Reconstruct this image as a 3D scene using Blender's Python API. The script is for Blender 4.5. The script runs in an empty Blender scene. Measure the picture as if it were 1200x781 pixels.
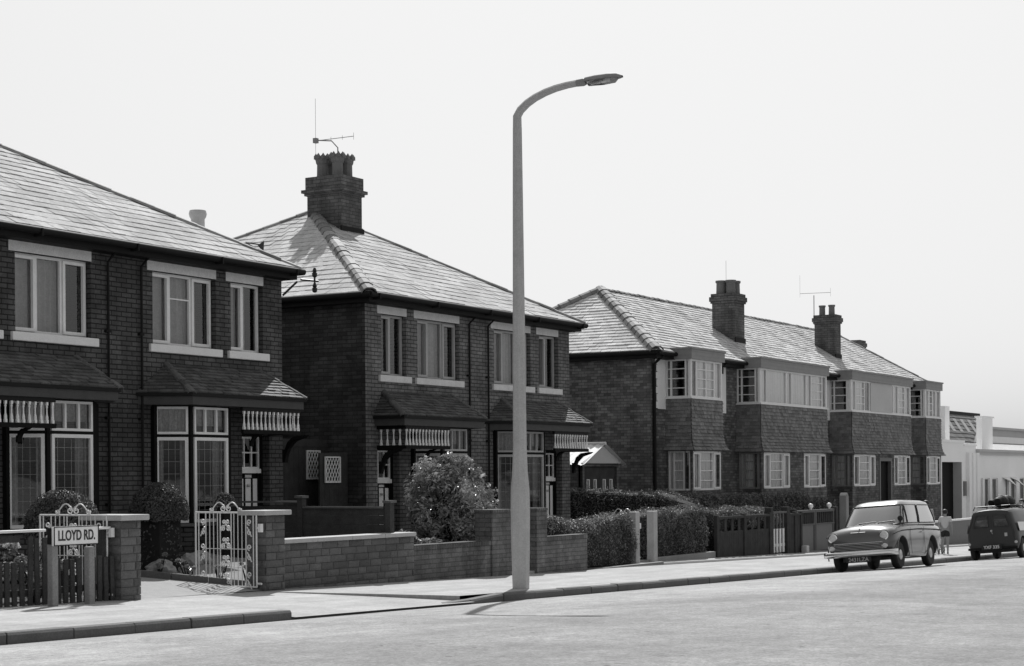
import bpy, bmesh, math, random
from mathutils import Vector, Matrix, noise
random.seed(11)
R = random.Random(5)
scene = bpy.context.scene
COL = scene.collection
PI = math.pi
V = Vector
OFF = {}

# ------------------------------------------------------------------ helpers
def gz(X):                      # height of the gutter line: the street falls to the right
    X = max(-40.0, min(150.0, X))
    return -.0205*(X-22.5)
def camber(Y):
    e = max(0.0, 13.05-Y)
    return .08*min(e, 1.6) + .03*max(0.0, min(e-1.6, 3.0))
def pav(X, Y):
    return gz(X) + .12 + .015*(Y-13.3)
def gard(X):
    return gz(X) + .19

class MB:
    def __init__(s, M=None):
        s.v = []; s.f = []; s.r = []; s.M = M
    def add(s, vs, fs, rnd=None):
        b = len(s.v); r = R.random() if rnd is None else rnd
        for p in vs:
            p = V(p)
            if s.M is not None: p = s.M @ p
            s.v.append(p); s.r.append(r)
        for f in fs: s.f.append(tuple(i+b for i in f))
    def box(s, x0, x1, y0, y1, z0, z1, rnd=None):
        s.add([(x0,y0,z0),(x1,y0,z0),(x1,y1,z0),(x0,y1,z0),(x0,y0,z1),(x1,y0,z1),(x1,y1,z1),(x0,y1,z1)],
              [(3,2,1,0),(4,5,6,7),(0,1,5,4),(1,2,6,5),(2,3,7,6),(3,0,4,7)], rnd)
    def quad(s, a, b, c, d, rnd=None): s.add([a,b,c,d], [(0,1,2,3)], rnd)
    def prism(s, poly, ax, a0, a1, rnd=None):
        n = len(poly)
        def P(p, a):
            return (a,p[0],p[1]) if ax == 'x' else ((p[0],a,p[1]) if ax == 'y' else (p[0],p[1],a))
        vs = [P(p,a0) for p in poly] + [P(p,a1) for p in poly]
        fs = [tuple(range(n))[::-1], tuple(range(n,2*n))] + [(i,(i+1)%n,n+(i+1)%n,n+i) for i in range(n)]
        s.add(vs, fs, rnd)
    def tube(s, pts, rad, n=6, caps=True, rnd=None):
        pts = [V(p) for p in pts]; m = len(pts)
        rads = rad if isinstance(rad, (list, tuple)) else [rad]*m
        vs = []; fs = []
        ref = None
        for i, p in enumerate(pts):
            d = (pts[min(i+1,m-1)] - pts[max(i-1,0)])
            if d.length < 1e-9: d = V((0,0,1))
            d.normalize()
            if ref is None:
                ref = d.cross(V((0,0,1)))
                if ref.length < .1: ref = d.cross(V((1,0,0)))
            ref = (ref - d*ref.dot(d))
            if ref.length < 1e-6: ref = d.orthogonal()
            ref.normalize(); b = d.cross(ref)
            for k in range(n):
                a = 2*PI*(k+.5)/n
                vs.append(p + (ref*math.cos(a) + b*math.sin(a))*rads[i])
        for i in range(m-1):
            for k in range(n):
                k2 = (k+1) % n
                fs.append((i*n+k, i*n+k2, (i+1)*n+k2, (i+1)*n+k))
        if caps: fs += [tuple(range(n))[::-1], tuple(range((m-1)*n, m*n))]
        s.add(vs, fs, rnd)
    def lathe(s, prof, c, n=16, axis='z', rnd=None):
        vs = []; fs = []; c = V(c)
        for r, h in prof:
            for k in range(n):
                a = 2*PI*k/n; u = r*math.cos(a); w = r*math.sin(a)
                vs.append(c + (V((u,w,h)) if axis == 'z' else (V((h,u,w)) if axis == 'x' else V((w,h,u)))))
        m = len(prof)
        for i in range(m-1):
            for k in range(n):
                k2 = (k+1) % n
                fs.append((i*n+k, i*n+k2, (i+1)*n+k2, (i+1)*n+k))
        fs += [tuple(range(n))[::-1], tuple(range((m-1)*n, m*n))]
        s.add(vs, fs, rnd)
    def build(s, name, mat, parent=None, smooth=0, bevel=0, loc=None):
        me = bpy.data.meshes.new(name)
        off = V(loc) if loc is not None else (OFF[parent] if parent is not None else V((0,0,0)))
        me.from_pydata([tuple(p-off) for p in s.v], [], s.f)
        at = me.attributes.new('rnd', 'FLOAT', 'POINT'); at.data.foreach_set('value', s.r)
        o = bpy.data.objects.new(name, me); COL.objects.link(o)
        if mat: me.materials.append(mat)
        if smooth:
            me.shade_smooth(); me.set_sharp_from_angle(angle=math.radians(smooth))
        if parent is not None: o.parent = parent
        else: o.location = off
        OFF[o] = off
        if bevel:
            b = o.modifiers.new('bevel', 'BEVEL'); b.width = bevel; b.segments = 2; b.limit_method = 'ANGLE'; b.angle_limit = math.radians(50)
        return o

def tag(o, label=None, cat=None, group=None, kind=None):
    if label: o['label'] = label
    if cat: o['category'] = cat
    if group: o['group'] = group
    if kind: o['kind'] = kind
    return o
def thing(name, loc, label, cat, group=None, local=False, rot=None):
    o = bpy.data.objects.new(name, None); COL.objects.link(o); o.empty_display_size = .2
    o.location = loc
    if rot: o.rotation_euler = rot
    OFF[o] = V((0,0,0)) if local else V(loc)
    return tag(o, label, cat, group)
def struct(name, mb, mat, **k):
    o = mb.build(name, mat, **k); o['kind'] = 'structure'; return o
def lerp(a, b, t): return a + (b-a)*t
def frameM(o, u, n):            # local (u along, w outward, z up) to world
    u = V(u).normalized(); n = V(n).normalized()
    return Matrix(((u.x,n.x,0,o[0]),(u.y,n.y,0,o[1]),(0,0,1,o[2] if len(o) > 2 else 0),(0,0,0,1)))
FRONT = lambda y: frameM((0,y,0), (1,0,0), (0,-1,0))     # u = world X
def textmesh(txt, size, mat, parent, M, name='lettering', ext=.004, off=.0, sx=1.0):
    cu = bpy.data.curves.new(name, 'FONT'); cu.body = txt; cu.size = size; cu.extrude = ext; cu.offset = off
    cu.align_x = 'CENTER'; cu.align_y = 'CENTER'
    t = bpy.data.objects.new(name, cu); COL.objects.link(t)
    dg = bpy.context.evaluated_depsgraph_get()
    me = bpy.data.meshes.new_from_object(t.evaluated_get(dg))
    bpy.data.objects.remove(t); bpy.data.curves.remove(cu)
    me.transform(Matrix.Diagonal((sx,1,1,1))); me.transform(M); me.transform(Matrix.Translation(-OFF[parent]))
    me.materials.clear(); me.materials.append(mat); me.name = name
    o = bpy.data.objects.new(name, me); COL.objects.link(o); o.parent = parent; OFF[o] = OFF[parent]
    return o

# ------------------------------------------------------------------ materials
def nm(name):
    m = bpy.data.materials.new(name); m.use_nodes = True
    nt = m.node_tree; b = nt.nodes['Principled BSDF']
    return m, nt, b
def N(nt, t, **k):
    n = nt.nodes.new(t)
    for a, v in k.items(): setattr(n, a, v)
    return n
def L(nt, a, b): nt.links.new(a, b)
def mathn(nt, op, a, b=None, c=None):
    n = N(nt, 'ShaderNodeMath', operation=op)
    for i, x in enumerate((a, b, c)):
        if x is None: continue
        if isinstance(x, (int, float)): n.inputs[i].default_value = x
        else: L(nt, x, n.inputs[i])
    return n.outputs[0]
def pos(nt): return N(nt, 'ShaderNodeNewGeometry').outputs['Position']
def noisen(nt, scale, detail=4, rough=.55, vec=None):
    n = N(nt, 'ShaderNodeTexNoise'); n.inputs['Scale'].default_value = scale
    n.inputs['Detail'].default_value = detail; n.inputs['Roughness'].default_value = rough
    L(nt, vec if vec is not None else pos(nt), n.inputs['Vector']); return n.outputs['Fac']
def grey(nt, val):
    c = N(nt, 'ShaderNodeCombineColor')
    for i in range(3): L(nt, val, c.inputs[i])
    return c.outputs[0]
def bump(nt, b, h, strength=.3, dist=.01):
    n = N(nt, 'ShaderNodeBump'); n.inputs['Strength'].default_value = strength; n.inputs['Distance'].default_value = dist
    L(nt, h, n.inputs['Height']); L(nt, n.outputs[0], b.inputs['Normal'])
def ramp01(nt, x, a, b, lo=0.0, hi=1.0):
    n = N(nt, 'ShaderNodeMapRange'); L(nt, x, n.inputs[0])
    for i, q in zip((1,2,3,4), (a,b,lo,hi)): n.inputs[i].default_value = q
    return n.outputs[0]
def plain(name, c, rough=.6, var=.25, sc=6, sc2=60, bmp=.15, rnd=0, spec=.5, metal=0, coat=0):
    m, nt, b = nm(name)
    a = noisen(nt, sc, 5, .65); d = noisen(nt, sc2, 3, .6)
    v = mathn(nt, 'MULTIPLY_ADD', a, 2*var*c, c*(1-var))
    v = mathn(nt, 'MULTIPLY', v, ramp01(nt, d, .3, .7, 1-var*.5, 1+var*.5))
    if rnd:
        at = N(nt, 'ShaderNodeAttribute', attribute_name='rnd')
        v = mathn(nt, 'MULTIPLY', v, mathn(nt, 'MULTIPLY_ADD', at.outputs['Fac'], 2*rnd, 1-rnd))
    L(nt, grey(nt, v), b.inputs['Base Color'])
    b.inputs['Roughness'].default_value = rough; b.inputs['Specular IOR Level'].default_value = spec
    b.inputs['Metallic'].default_value = metal; b.inputs['Coat Weight'].default_value = coat; b.inputs['Coat Roughness'].default_value = .08
    if bmp: bump(nt, b, d, bmp, .01)
    return m
def brick(name, c, w=.235, h=.079, mort=.5, var=.3, patch=.3, rough=.85, size=.008, rocky=0):
    m, nt, b = nm(name)
    g = N(nt, 'ShaderNodeNewGeometry'); sp = N(nt, 'ShaderNodeSeparateXYZ'); L(nt, g.outputs['Position'], sp.inputs[0])
    sn = N(nt, 'ShaderNodeSeparateXYZ'); L(nt, g.outputs['True Normal'], sn.inputs[0])
    k = mathn(nt, 'GREATER_THAN', mathn(nt, 'ABSOLUTE', sn.outputs[0]), mathn(nt, 'ABSOLUTE', sn.outputs[1]))
    u = mathn(nt, 'ADD', mathn(nt, 'MULTIPLY', sp.outputs[0], mathn(nt, 'SUBTRACT', 1.0, k)), mathn(nt, 'MULTIPLY', sp.outputs[1], k))
    cv = N(nt, 'ShaderNodeCombineXYZ'); L(nt, u, cv.inputs[0]); L(nt, sp.outputs[2], cv.inputs[1])
    wob = noisen(nt, 3.0, 2)
    cv2 = N(nt, 'ShaderNodeVectorMath', operation='ADD'); L(nt, cv.outputs[0], cv2.inputs[0])
    wv = N(nt, 'ShaderNodeCombineXYZ'); L(nt, mathn(nt, 'MULTIPLY', wob, .012), wv.inputs[0]); L(nt, mathn(nt, 'MULTIPLY', wob, .012), wv.inputs[1])
    L(nt, wv.outputs[0], cv2.inputs[1])
    t = N(nt, 'ShaderNodeTexBrick'); t.offset = .5; L(nt, cv2.outputs[0], t.inputs['Vector'])
    for nme, q in (('Scale',1.0),('Mortar Size',size),('Mortar Smooth',.3),('Bias',0.0),('Brick Width',w),('Row Height',h)): t.inputs[nme].default_value = q
    t.inputs['Color1'].default_value = (1-var,)*3+(1,); t.inputs['Color2'].default_value = (1+var,)*3+(1,)
    t.inputs['Mortar'].default_value = (mort,)*3+(1,)
    bw = N(nt, 'ShaderNodeRGBToBW'); L(nt, t.outputs['Color'], bw.inputs[0])
    big = noisen(nt, .9, 5, .6); fine = noisen(nt, 45, 3, .6)
    v = mathn(nt, 'MULTIPLY', bw.outputs[0], ramp01(nt, big, .3, .7, 1-patch, 1+patch))
    v = mathn(nt, 'MULTIPLY', v, ramp01(nt, fine, .3, .7, .8, 1.2))
    sm = N(nt, 'ShaderNodeMapping'); sm.inputs['Scale'].default_value = (2.2, 2.2, .22); L(nt, g.outputs['Position'], sm.inputs[0])
    v = mathn(nt, 'MULTIPLY', v, ramp01(nt, noisen(nt, 1.3, 4, .6, sm.outputs[0]), .35, .65, .78, 1.15))
    pc = N(nt, 'ShaderNodeTexVoronoi'); pc.inputs['Scale'].default_value = 5.2; L(nt, cv.outputs[0], pc.inputs['Vector'])
    pv = N(nt, 'ShaderNodeRGBToBW'); L(nt, pc.outputs['Color'], pv.inputs[0])
    v = mathn(nt, 'MULTIPLY', v, ramp01(nt, pv.outputs[0], .2, .8, .86, 1.14))
    v = mathn(nt, 'MULTIPLY', v, c)
    L(nt, grey(nt, v), b.inputs['Base Color']); b.inputs['Roughness'].default_value = rough
    b.inputs['Specular IOR Level'].default_value = .15
    hh = mathn(nt, 'ADD', mathn(nt, 'SUBTRACT', 1.0, t.outputs['Fac']), mathn(nt, 'MULTIPLY', fine, .4))
    if rocky:
        hh = mathn(nt, 'ADD', hh, mathn(nt, 'MULTIPLY', noisen(nt, 14, 6, .7), 5.0)); v2 = None
    bump(nt, b, hh, .9 if rocky else .55, .02 if rocky else .012)
    return m
def slate(name, c, var=.3, rough=.6, spec=.25):
    m, nt, b = nm(name)
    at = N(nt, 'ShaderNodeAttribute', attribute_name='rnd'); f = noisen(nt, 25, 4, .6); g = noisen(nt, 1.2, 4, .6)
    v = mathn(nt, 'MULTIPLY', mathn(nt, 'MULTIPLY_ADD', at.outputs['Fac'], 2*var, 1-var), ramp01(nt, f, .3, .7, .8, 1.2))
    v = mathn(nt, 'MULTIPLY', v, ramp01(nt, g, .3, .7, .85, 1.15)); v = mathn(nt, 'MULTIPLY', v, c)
    L(nt, grey(nt, v), b.inputs['Base Color']); b.inputs['Roughness'].default_value = rough; b.inputs['Specular IOR Level'].default_value = spec
    bump(nt, b, f, .25, .01); return m
def leafmat(name, c, var=.5, rough=.5, trans=.25):
    m, nt, b = nm(name)
    at = N(nt, 'ShaderNodeAttribute', attribute_name='rnd'); g = noisen(nt, 3.5, 3, .6)
    v = mathn(nt, 'MULTIPLY', mathn(nt, 'MULTIPLY_ADD', at.outputs['Fac'], 2*var, 1-var), ramp01(nt, g, .35, .65, .6, 1.4))
    v = mathn(nt, 'MULTIPLY', v, c); cc = grey(nt, v)
    L(nt, cc, b.inputs['Base Color']); b.inputs['Roughness'].default_value = rough
    tr = N(nt, 'ShaderNodeBsdfTranslucent'); L(nt, cc, tr.inputs[0])
    mx = N(nt, 'ShaderNodeMixShader'); mx.inputs[0].default_value = trans
    L(nt, b.outputs[0], mx.inputs[1]); L(nt, tr.outputs[0], mx.inputs[2])
    L(nt, mx.outputs[0], nt.nodes['Material Output'].inputs['Surface']); return m
def glassmat(name, tint=.75, fres=1.5, haze=.06):
    m, nt, b = nm(name)
    tr = N(nt, 'ShaderNodeBsdfTransparent'); tr.inputs[0].default_value = (tint,)*3+(1,)
    gl = N(nt, 'ShaderNodeBsdfGlossy'); gl.inputs['Roughness'].default_value = .03; gl.inputs[0].default_value = (.9,)*3+(1,)
    w = N(nt, 'ShaderNodeBump'); w.inputs['Strength'].default_value = .06; w.inputs['Distance'].default_value = .03
    L(nt, noisen(nt, 1.7, 2), w.inputs['Height']); L(nt, w.outputs[0], gl.inputs['Normal'])
    fr = N(nt, 'ShaderNodeFresnel'); fr.inputs[0].default_value = fres
    mx = N(nt, 'ShaderNodeMixShader'); L(nt, mathn(nt, 'ADD', fr.outputs[0], haze), mx.inputs[0])
    L(nt, tr.outputs[0], mx.inputs[1]); L(nt, gl.outputs[0], mx.inputs[2])
    L(nt, mx.outputs[0], nt.nodes['Material Output'].inputs['Surface']); return m
def roadmat():
    m, nt, b = nm('road_surface')
    p = pos(nt); sp = N(nt, 'ShaderNodeSeparateXYZ'); L(nt, p, sp.inputs[0])
    a = noisen(nt, .35, 5, .6); d = noisen(nt, 38, 4, .7); e = noisen(nt, 5, 5, .7)
    st = N(nt, 'ShaderNodeMapping'); st.inputs['Scale'].default_value = (.25, 2.2, 1); L(nt, p, st.inputs[0])
    s_ = noisen(nt, 1.4, 5, .6, st.outputs[0])
    near = ramp01(nt, mathn(nt, 'ADD', sp.outputs[1], mathn(nt, 'MULTIPLY', a, 1.2)), 9.3, 10.6, .0, 1.0)
    v = mathn(nt, 'MULTIPLY_ADD', near, .085, .24)
    v = mathn(nt, 'MULTIPLY', v, ramp01(nt, a, .32, .68, .8, 1.14))
    mm = noisen(nt, 1.6, 6, .72)
    v = mathn(nt, 'MULTIPLY', v, ramp01(nt, noisen(nt, 13, 4, .7), .32, .68, .82, 1.16))
    v = mathn(nt, 'MULTIPLY', v, ramp01(nt, mm, .35, .65, .84, 1.12))
    v = mathn(nt, 'MULTIPLY', v, ramp01(nt, s_, .3, .7, .9, 1.08))
    v = mathn(nt, 'MULTIPLY', v, ramp01(nt, e, .3, .7, .88, 1.12))
    v = mathn(nt, 'MULTIPLY', v, ramp01(nt, d, .3, .7, .62, 1.38))
    vo = N(nt, 'ShaderNodeTexVoronoi'); vo.inputs['Scale'].default_value = 3.4; L(nt, p, vo.inputs['Vector'])
    spot = ramp01(nt, vo.outputs['Distance'], .07, .12, .3, 1.0)
    sel = mathn(nt, 'GREATER_THAN', noisen(nt, 2.3, 3), .54)
    spot = mathn(nt, 'MAXIMUM', spot, mathn(nt, 'SUBTRACT', 1.0, sel))
    v = mathn(nt, 'MULTIPLY', v, spot)
    L(nt, grey(nt, v), b.inputs['Base Color']); b.inputs['Roughness'].default_value = .9; b.inputs['Specular IOR Level'].default_value = .25
    bump(nt, b, mathn(nt, 'ADD', d, e), .6, .012); return m
def pavemat():
    m, nt, b = nm('paving')
    p = pos(nt); a = noisen(nt, .7, 5, .65); d = noisen(nt, 30, 4, .6)
    st = N(nt, 'ShaderNodeMapping'); st.inputs['Scale'].default_value = (.3, 2.5, 1); L(nt, p, st.inputs[0])
    s_ = noisen(nt, 1.2, 4, .6, st.outputs[0])
    v = mathn(nt, 'MULTIPLY', ramp01(nt, a, .3, .7, .32, .43), ramp01(nt, d, .3, .7, .85, 1.15))
    v = mathn(nt, 'MULTIPLY', v, ramp01(nt, s_, .3, .7, .84, 1.1)); v = mathn(nt, 'MULTIPLY', v, ramp01(nt, noisen(nt, 4, 6, .75), .35, .65, .88, 1.08))
    L(nt, grey(nt, v), b.inputs['Base Color']); b.inputs['Roughness'].default_value = .9; b.inputs['Specular IOR Level'].default_value = .25
    bump(nt, b, d, .35, .01); return m

M = dict(
 brick1=brick('house_brick', .088, var=.16, mort=.3, size=.011), brick2=brick('house_brick_pale', .17, var=.14, mort=.35, size=.011), sidebrick=brick('shade_darkened_brick', .06, var=.3, mort=.5), brick3=brick('flats_brick', .14, var=.38, mort=.55, patch=.3, w=.2),
 chim=brick('chimney_brick', .12, var=.2, mort=.5), wallbrick=brick('garden_wall_brick', .15, mort=.6, var=.14),
 block=plain('rock_faced_block', .115, .95, .35, 3, 35, .8, rnd=.28), porchbrick=brick('outhouse_brick', .12, mort=.7),
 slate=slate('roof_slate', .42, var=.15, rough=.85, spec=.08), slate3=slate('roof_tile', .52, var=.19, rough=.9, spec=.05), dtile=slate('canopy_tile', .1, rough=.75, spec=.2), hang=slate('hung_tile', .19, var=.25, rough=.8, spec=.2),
 ridge=slate('ridge_tile', .24, var=.35, rough=.75, spec=.3), pot=plain('chimney_pot_clay', .16, .9, .3), potpale=plain('pale_pot', .5, .8, .2),
 lint=plain('stone_lintel', .66, .85, .25, 5, 50, .2), sill=plain('painted_sill', .78, .6, .12, 4, 40, .08), white=plain('white_paint', .84, .45, .12, 5, 50, .05),
 cream=plain('cream_paint', .8, .5, .12), dark=plain('dark_paint', .009, .7, .3, spec=.1), gutter=plain('gutter_paint', .013, .65, .3, spec=.15), mid=plain('grey_paint', .12, .55, .2),
 glass=glassmat('window_glass'), glass3=glassmat('window_glass_clear', .95, 1.5, .12), curtain=plain('net_curtain', .62, .9, .25, 9, 40, 0), curtain3=plain('white_curtain', .93, .9, .12, 6, 40, 0), curtain2=plain('printed_curtain', .55, .9, .55, 14, 30, 0), lead=plain('lead_came', .3, .5, .2),
 conc=plain('concrete', .44, .9, .24, 5, 45, .5), conc2=plain('concrete_dark', .26, .9, .35, 2.5, 50, .3), kerb=plain('kerb_stone', .1, .85, .35, 2, 40, .3),
 cope=plain('coping_stone', .42, .85, .25, 4, 50, .25), wood=plain('tarred_wood', .055, .9, .55, 5, 60, .4, spec=.15), wood2=plain('weathered_wood', .1, .8, .35, 6, 50, .3), iron=plain('white_iron', .75, .4, .1, 8, 60, 0), black=plain('black_metal', .012, .5, .3), soil=plain('garden_soil', .06, .95, .4, 3, 30, .6), path=plain('garden_path', .28, .9, .25),
 lawnm=plain('lawn_grass', .22, .95, .4, 5, 45, .8), groundm=plain('rough_ground', .2, .95, .3, .5, 10, .4), road=roadmat(), pave=pavemat(),
 leaf=leafmat('hedge_leaf', .14, .45), leafd=leafmat('dark_leaf', .085), leafs=leafmat('shrub_leaf', .3, .7, .28, .15), petal_and_glint=leafmat('petal_and_glint', .5, .3), core=plain('twigs', .012, .95, .3),
 rock=plain('rockery_stone', .3, .9, .4, 3, 20, .7), render=plain('white_render', .8, .85, .12, .8, 30, .15), rend2=plain('grey_render', .5, .85, .15, .8, 30, .15),
 corr=plain('white_sheet', .68, .6, .15), alu=plain('aluminium', .5, .4, .1, metal=.6), fbd=plain('frieze_board_paint', .07, .7, .25, spec=.2), frame2=plain('grey_window_paint', .42, .6, .2), fasc=plain('bay_fascia_boards', .26, .7, .2, 6, 50, .1), lampglass=glassmat('lamp_bowl', .85, 1.5, .15),
)

# ------------------------------------------------------------------ world, sun, camera
w = bpy.data.worlds.new('World'); scene.world = w; w.use_nodes = True
nt = w.node_tree; bg = nt.nodes['Background']
SAZ, SEL = math.radians(25.5), math.radians(45)
sk = N(nt, 'ShaderNodeTexSky', sky_type='NISHITA'); sk.sun_disc = False; sk.sun_elevation = SEL; sk.sun_rotation = PI/2-SAZ
sk.dust_density = 4; sk.air_density = 1.0
bw = N(nt, 'ShaderNodeRGBToBW'); L(nt, sk.outputs[0], bw.inputs[0])
hz = mathn(nt, 'MULTIPLY', mathn(nt, 'SUBTRACT', 1.0, mathn(nt, 'EXPONENT', mathn(nt, 'MULTIPLY', bw.outputs[0], -.31))), 9.25)     # monochrome film: the bright side of the sky rolls off to a pale tone
L(nt, grey(nt, hz), bg.inputs['Color']); bg.inputs['Strength'].default_value = .1
sun = bpy.data.lights.new('sun', 'SUN'); sun.energy = 5.0; sun.angle = math.radians(.5); sun.color = (1,1,1)
so = bpy.data.objects.new('sun', sun); COL.objects.link(so)
sd = V((math.cos(SEL)*math.cos(SAZ), math.cos(SEL)*math.sin(SAZ), math.sin(SEL)))
so.rotation_euler = sd.to_track_quat('Z', 'Y').to_euler(); so.location = (40,40,40)
cam = bpy.data.cameras.new('camera'); co = bpy.data.objects.new('camera', cam); COL.objects.link(co); scene.camera = co
cam.sensor_width = 36; cam.lens = 2050/1200*36; cam.shift_y = 169/1200; cam.clip_end = 2000; cam.clip_start = .1
TH = math.atan(1210/2050); RHO = .0079
R0 = V((math.sin(TH), -math.cos(TH), 0)); Dv = V((math.cos(TH), math.sin(TH), 0)); Z = V((0,0,1))
rt = R0*math.cos(RHO) - Z*math.sin(RHO); up = Z*math.cos(RHO) + R0*math.sin(RHO)
co.matrix_world = Matrix(((rt.x,up.x,-Dv.x,0),(rt.y,up.y,-Dv.y,0),(rt.z,up.z,-Dv.z,1.82),(0,0,0,1)))
scene.view_settings.view_transform = 'Standard'; scene.view_settings.look = 'None'; scene.view_settings.exposure = 0

# ------------------------------------------------------------------ ground
def sheet(xs, ys, zf):
    mb = MB(); nx = len(xs)
    vs = [(x,y,zf(x,y)) for y in ys for x in xs]
    fs = [(j*nx+i, j*nx+i+1, (j+1)*nx+i+1, (j+1)*nx+i) for j in range(len(ys)-1) for i in range(nx-1)]
    mb.add(vs, fs); return mb
xr = [-300,-150,-60] + [x*5 for x in range(-8,31)] + [250,400]
struct('ground', sheet(xr, [-300,-60,-10,0,5,8.45,10,11.45,13.05,15,20,30,60,300], lambda x,y: gz(x)-.12+(camber(y) if y > -10 else .1)), M['groundm'])
struct('road', sheet([x*2.5 for x in range(-12,61)], [-4,0,4,8.45,9.5,10.5,11.45,12.2,13.05], lambda x,y: gz(x)+camber(y)), M['road'])
def yb(X):                       # back edge of the pavement
    return 15.95 if X < 30 else lerp(15.95, 17.3, min(1,(X-30)/5.5))
XK = 16.85                       # end of the raised kerb at the drive crossing
def xcr(Y): return lerp(20.95, 19.7, (Y-13.05)/2.9)
mb = MB()
ys = [13.2+.275*i for i in range(11)]
for a in range(int((XK+30)/1.5)):
    x0 = XK-1.5*(a+1); x1 = XK-1.5*a
    for j in range(10): mb.quad(*[(x,y,pav(x,y)) for x,y in ((x0,ys[j]),(x1,ys[j]),(x1,ys[j+1]),(x0,ys[j+1]))])
struct('pavement', mb, M['pave'])
mb = MB()
def zcr(x, y):
    t = (y-13.0)/2.95; return gz(x)+lerp(.035, .155, min(1,t)**.8)
for i in range(8):
    for j in range(10):
        y0, y1 = 13.0+.295*j, 13.0+.295*(j+1)
        P = []
        for (i2, y) in ((i,y0),(i+1,y0),(i+1,y1),(i,y1)):
            x = lerp(XK, xcr(y), i2/8); P.append((x,y,zcr(x,y)))
        mb.quad(*P)
struct('driveway_crossing', mb, M['pave'])
mb = MB()
def zpr(x, y):                   # right pavement rises smoothly from the crossing
    return pav(x, y)
nseg = 90
for i in range(nseg):
    for j in range(10):
        P = []
        for (i2, jj) in ((i,j),(i+1,j),(i+1,j+1),(i,j+1)):
            yl = 13.2+.275*jj; xs_ = xcr(yl)
            t = i2/nseg; x = xs_+(130-xs_)*t**1.6
            y = lerp(13.2, yb(x), jj/10); P.append((x,y,zpr(x,y)))
        mb.quad(*P)
    # crossing-side upstand
for j in range(10):
    y0, y1 = 13.2+.275*j, 13.2+.275*(j+1)
    a, b = (xcr(y0),y0), (xcr(y1),y1)
    mb.quad((a[0],a[1],gz(a[0])-.05),(b[0],b[1],gz(b[0])-.05),(b[0],b[1],zpr(*b)),(a[0],a[1],zpr(*a)))
struct('pavement', mb, M['pave'])
mb = MB()
def kstone(x0, x1, h0=.12, h1=.12):
    g = .006; a = x0+g; b = x1-g; y0 = 13.05+R.uniform(-.006,.006); y1 = 13.2
    j = R.uniform(-.006,.006)
    vs = []
    for x, h in ((a,h0),(b,h1)):
        z = gz(x)+h+j
        vs += [(x,y0,gz(x)-.08),(x,y0,z-.03),(x,y0+.02,z),(x,y1,z+.002)]
    mb.add(vs, [(0,4,5,1),(1,5,6,2),(2,6,7,3),(0,1,2,3),(7,6,5,4)])
x = XK
while x > -30: kstone(x-.91, x); x -= .91
x = 20.95
kstone(x-.9, x, .035, .07); kstone(x, x+.9, .07, .12); x += .9
while x < 120: kstone(x, x+.91); x += .91
x = XK
while x < 20.0: kstone(x, min(x+.91,20.05), .03, .035); x += .91
struct('kerb', mb, M['kerb'], bevel=.008)
struct('garden_soil', sheet([x*2. for x in range(-10,30)], [16.1,17,17.7,18.5,20,30,45], lambda x,y: gz(x)+.14+(.17*max(0,min(1,(y-16)/1.7)) if x < 23 else .03)), M['soil'])
EA, EB = (19.95,16.3), (19.1,17.65)        # edging of the rising garden path
def gpath(x, y): return gz(x)+lerp(.15,.36,max(0,min(1,(y-15.9)/1.8)))
mb = MB()
for i in range(8):
    y0, y1 = 15.9+i*.35, 15.9+(i+1)*.35
    xe = lambda y: lerp(EA[0],EB[0],(y-EA[1])/(EB[1]-EA[1])) if y > EA[1] else 19.85
    mb.quad((17.0,y0,gpath(17,y0)),(max(17.05,xe(y0)),y0,gpath(19,y0)),(max(17.05,xe(y1)),y1,gpath(19,y1)),(17.0,y1,gpath(17,y1)))
struct('garden_path', mb, M['path'])
def bedz(t, s_): return gz(20)+lerp(lerp(.2,.4,t), lerp(.3,.56,t), s_) + .03*noise.noise(V((t*6,s_*6,0)))
mb = MB()
for i in range(12):
    for j in range(12):
        P = []
        for (a, b) in ((i,j),(i+1,j),(i+1,j+1),(i,j+1)):
            t, s_ = a/12, b/12
            x = lerp(lerp(EA[0],EB[0],t), lerp(23.3,22.3,t), s_); y = lerp(lerp(EA[1],EB[1],t), lerp(16.3,19.35,t), s_)
            P.append((x,y,bedz(t,s_)))
        mb.quad(*P)
struct('lawn', mb, M['lawnm'])

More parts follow.
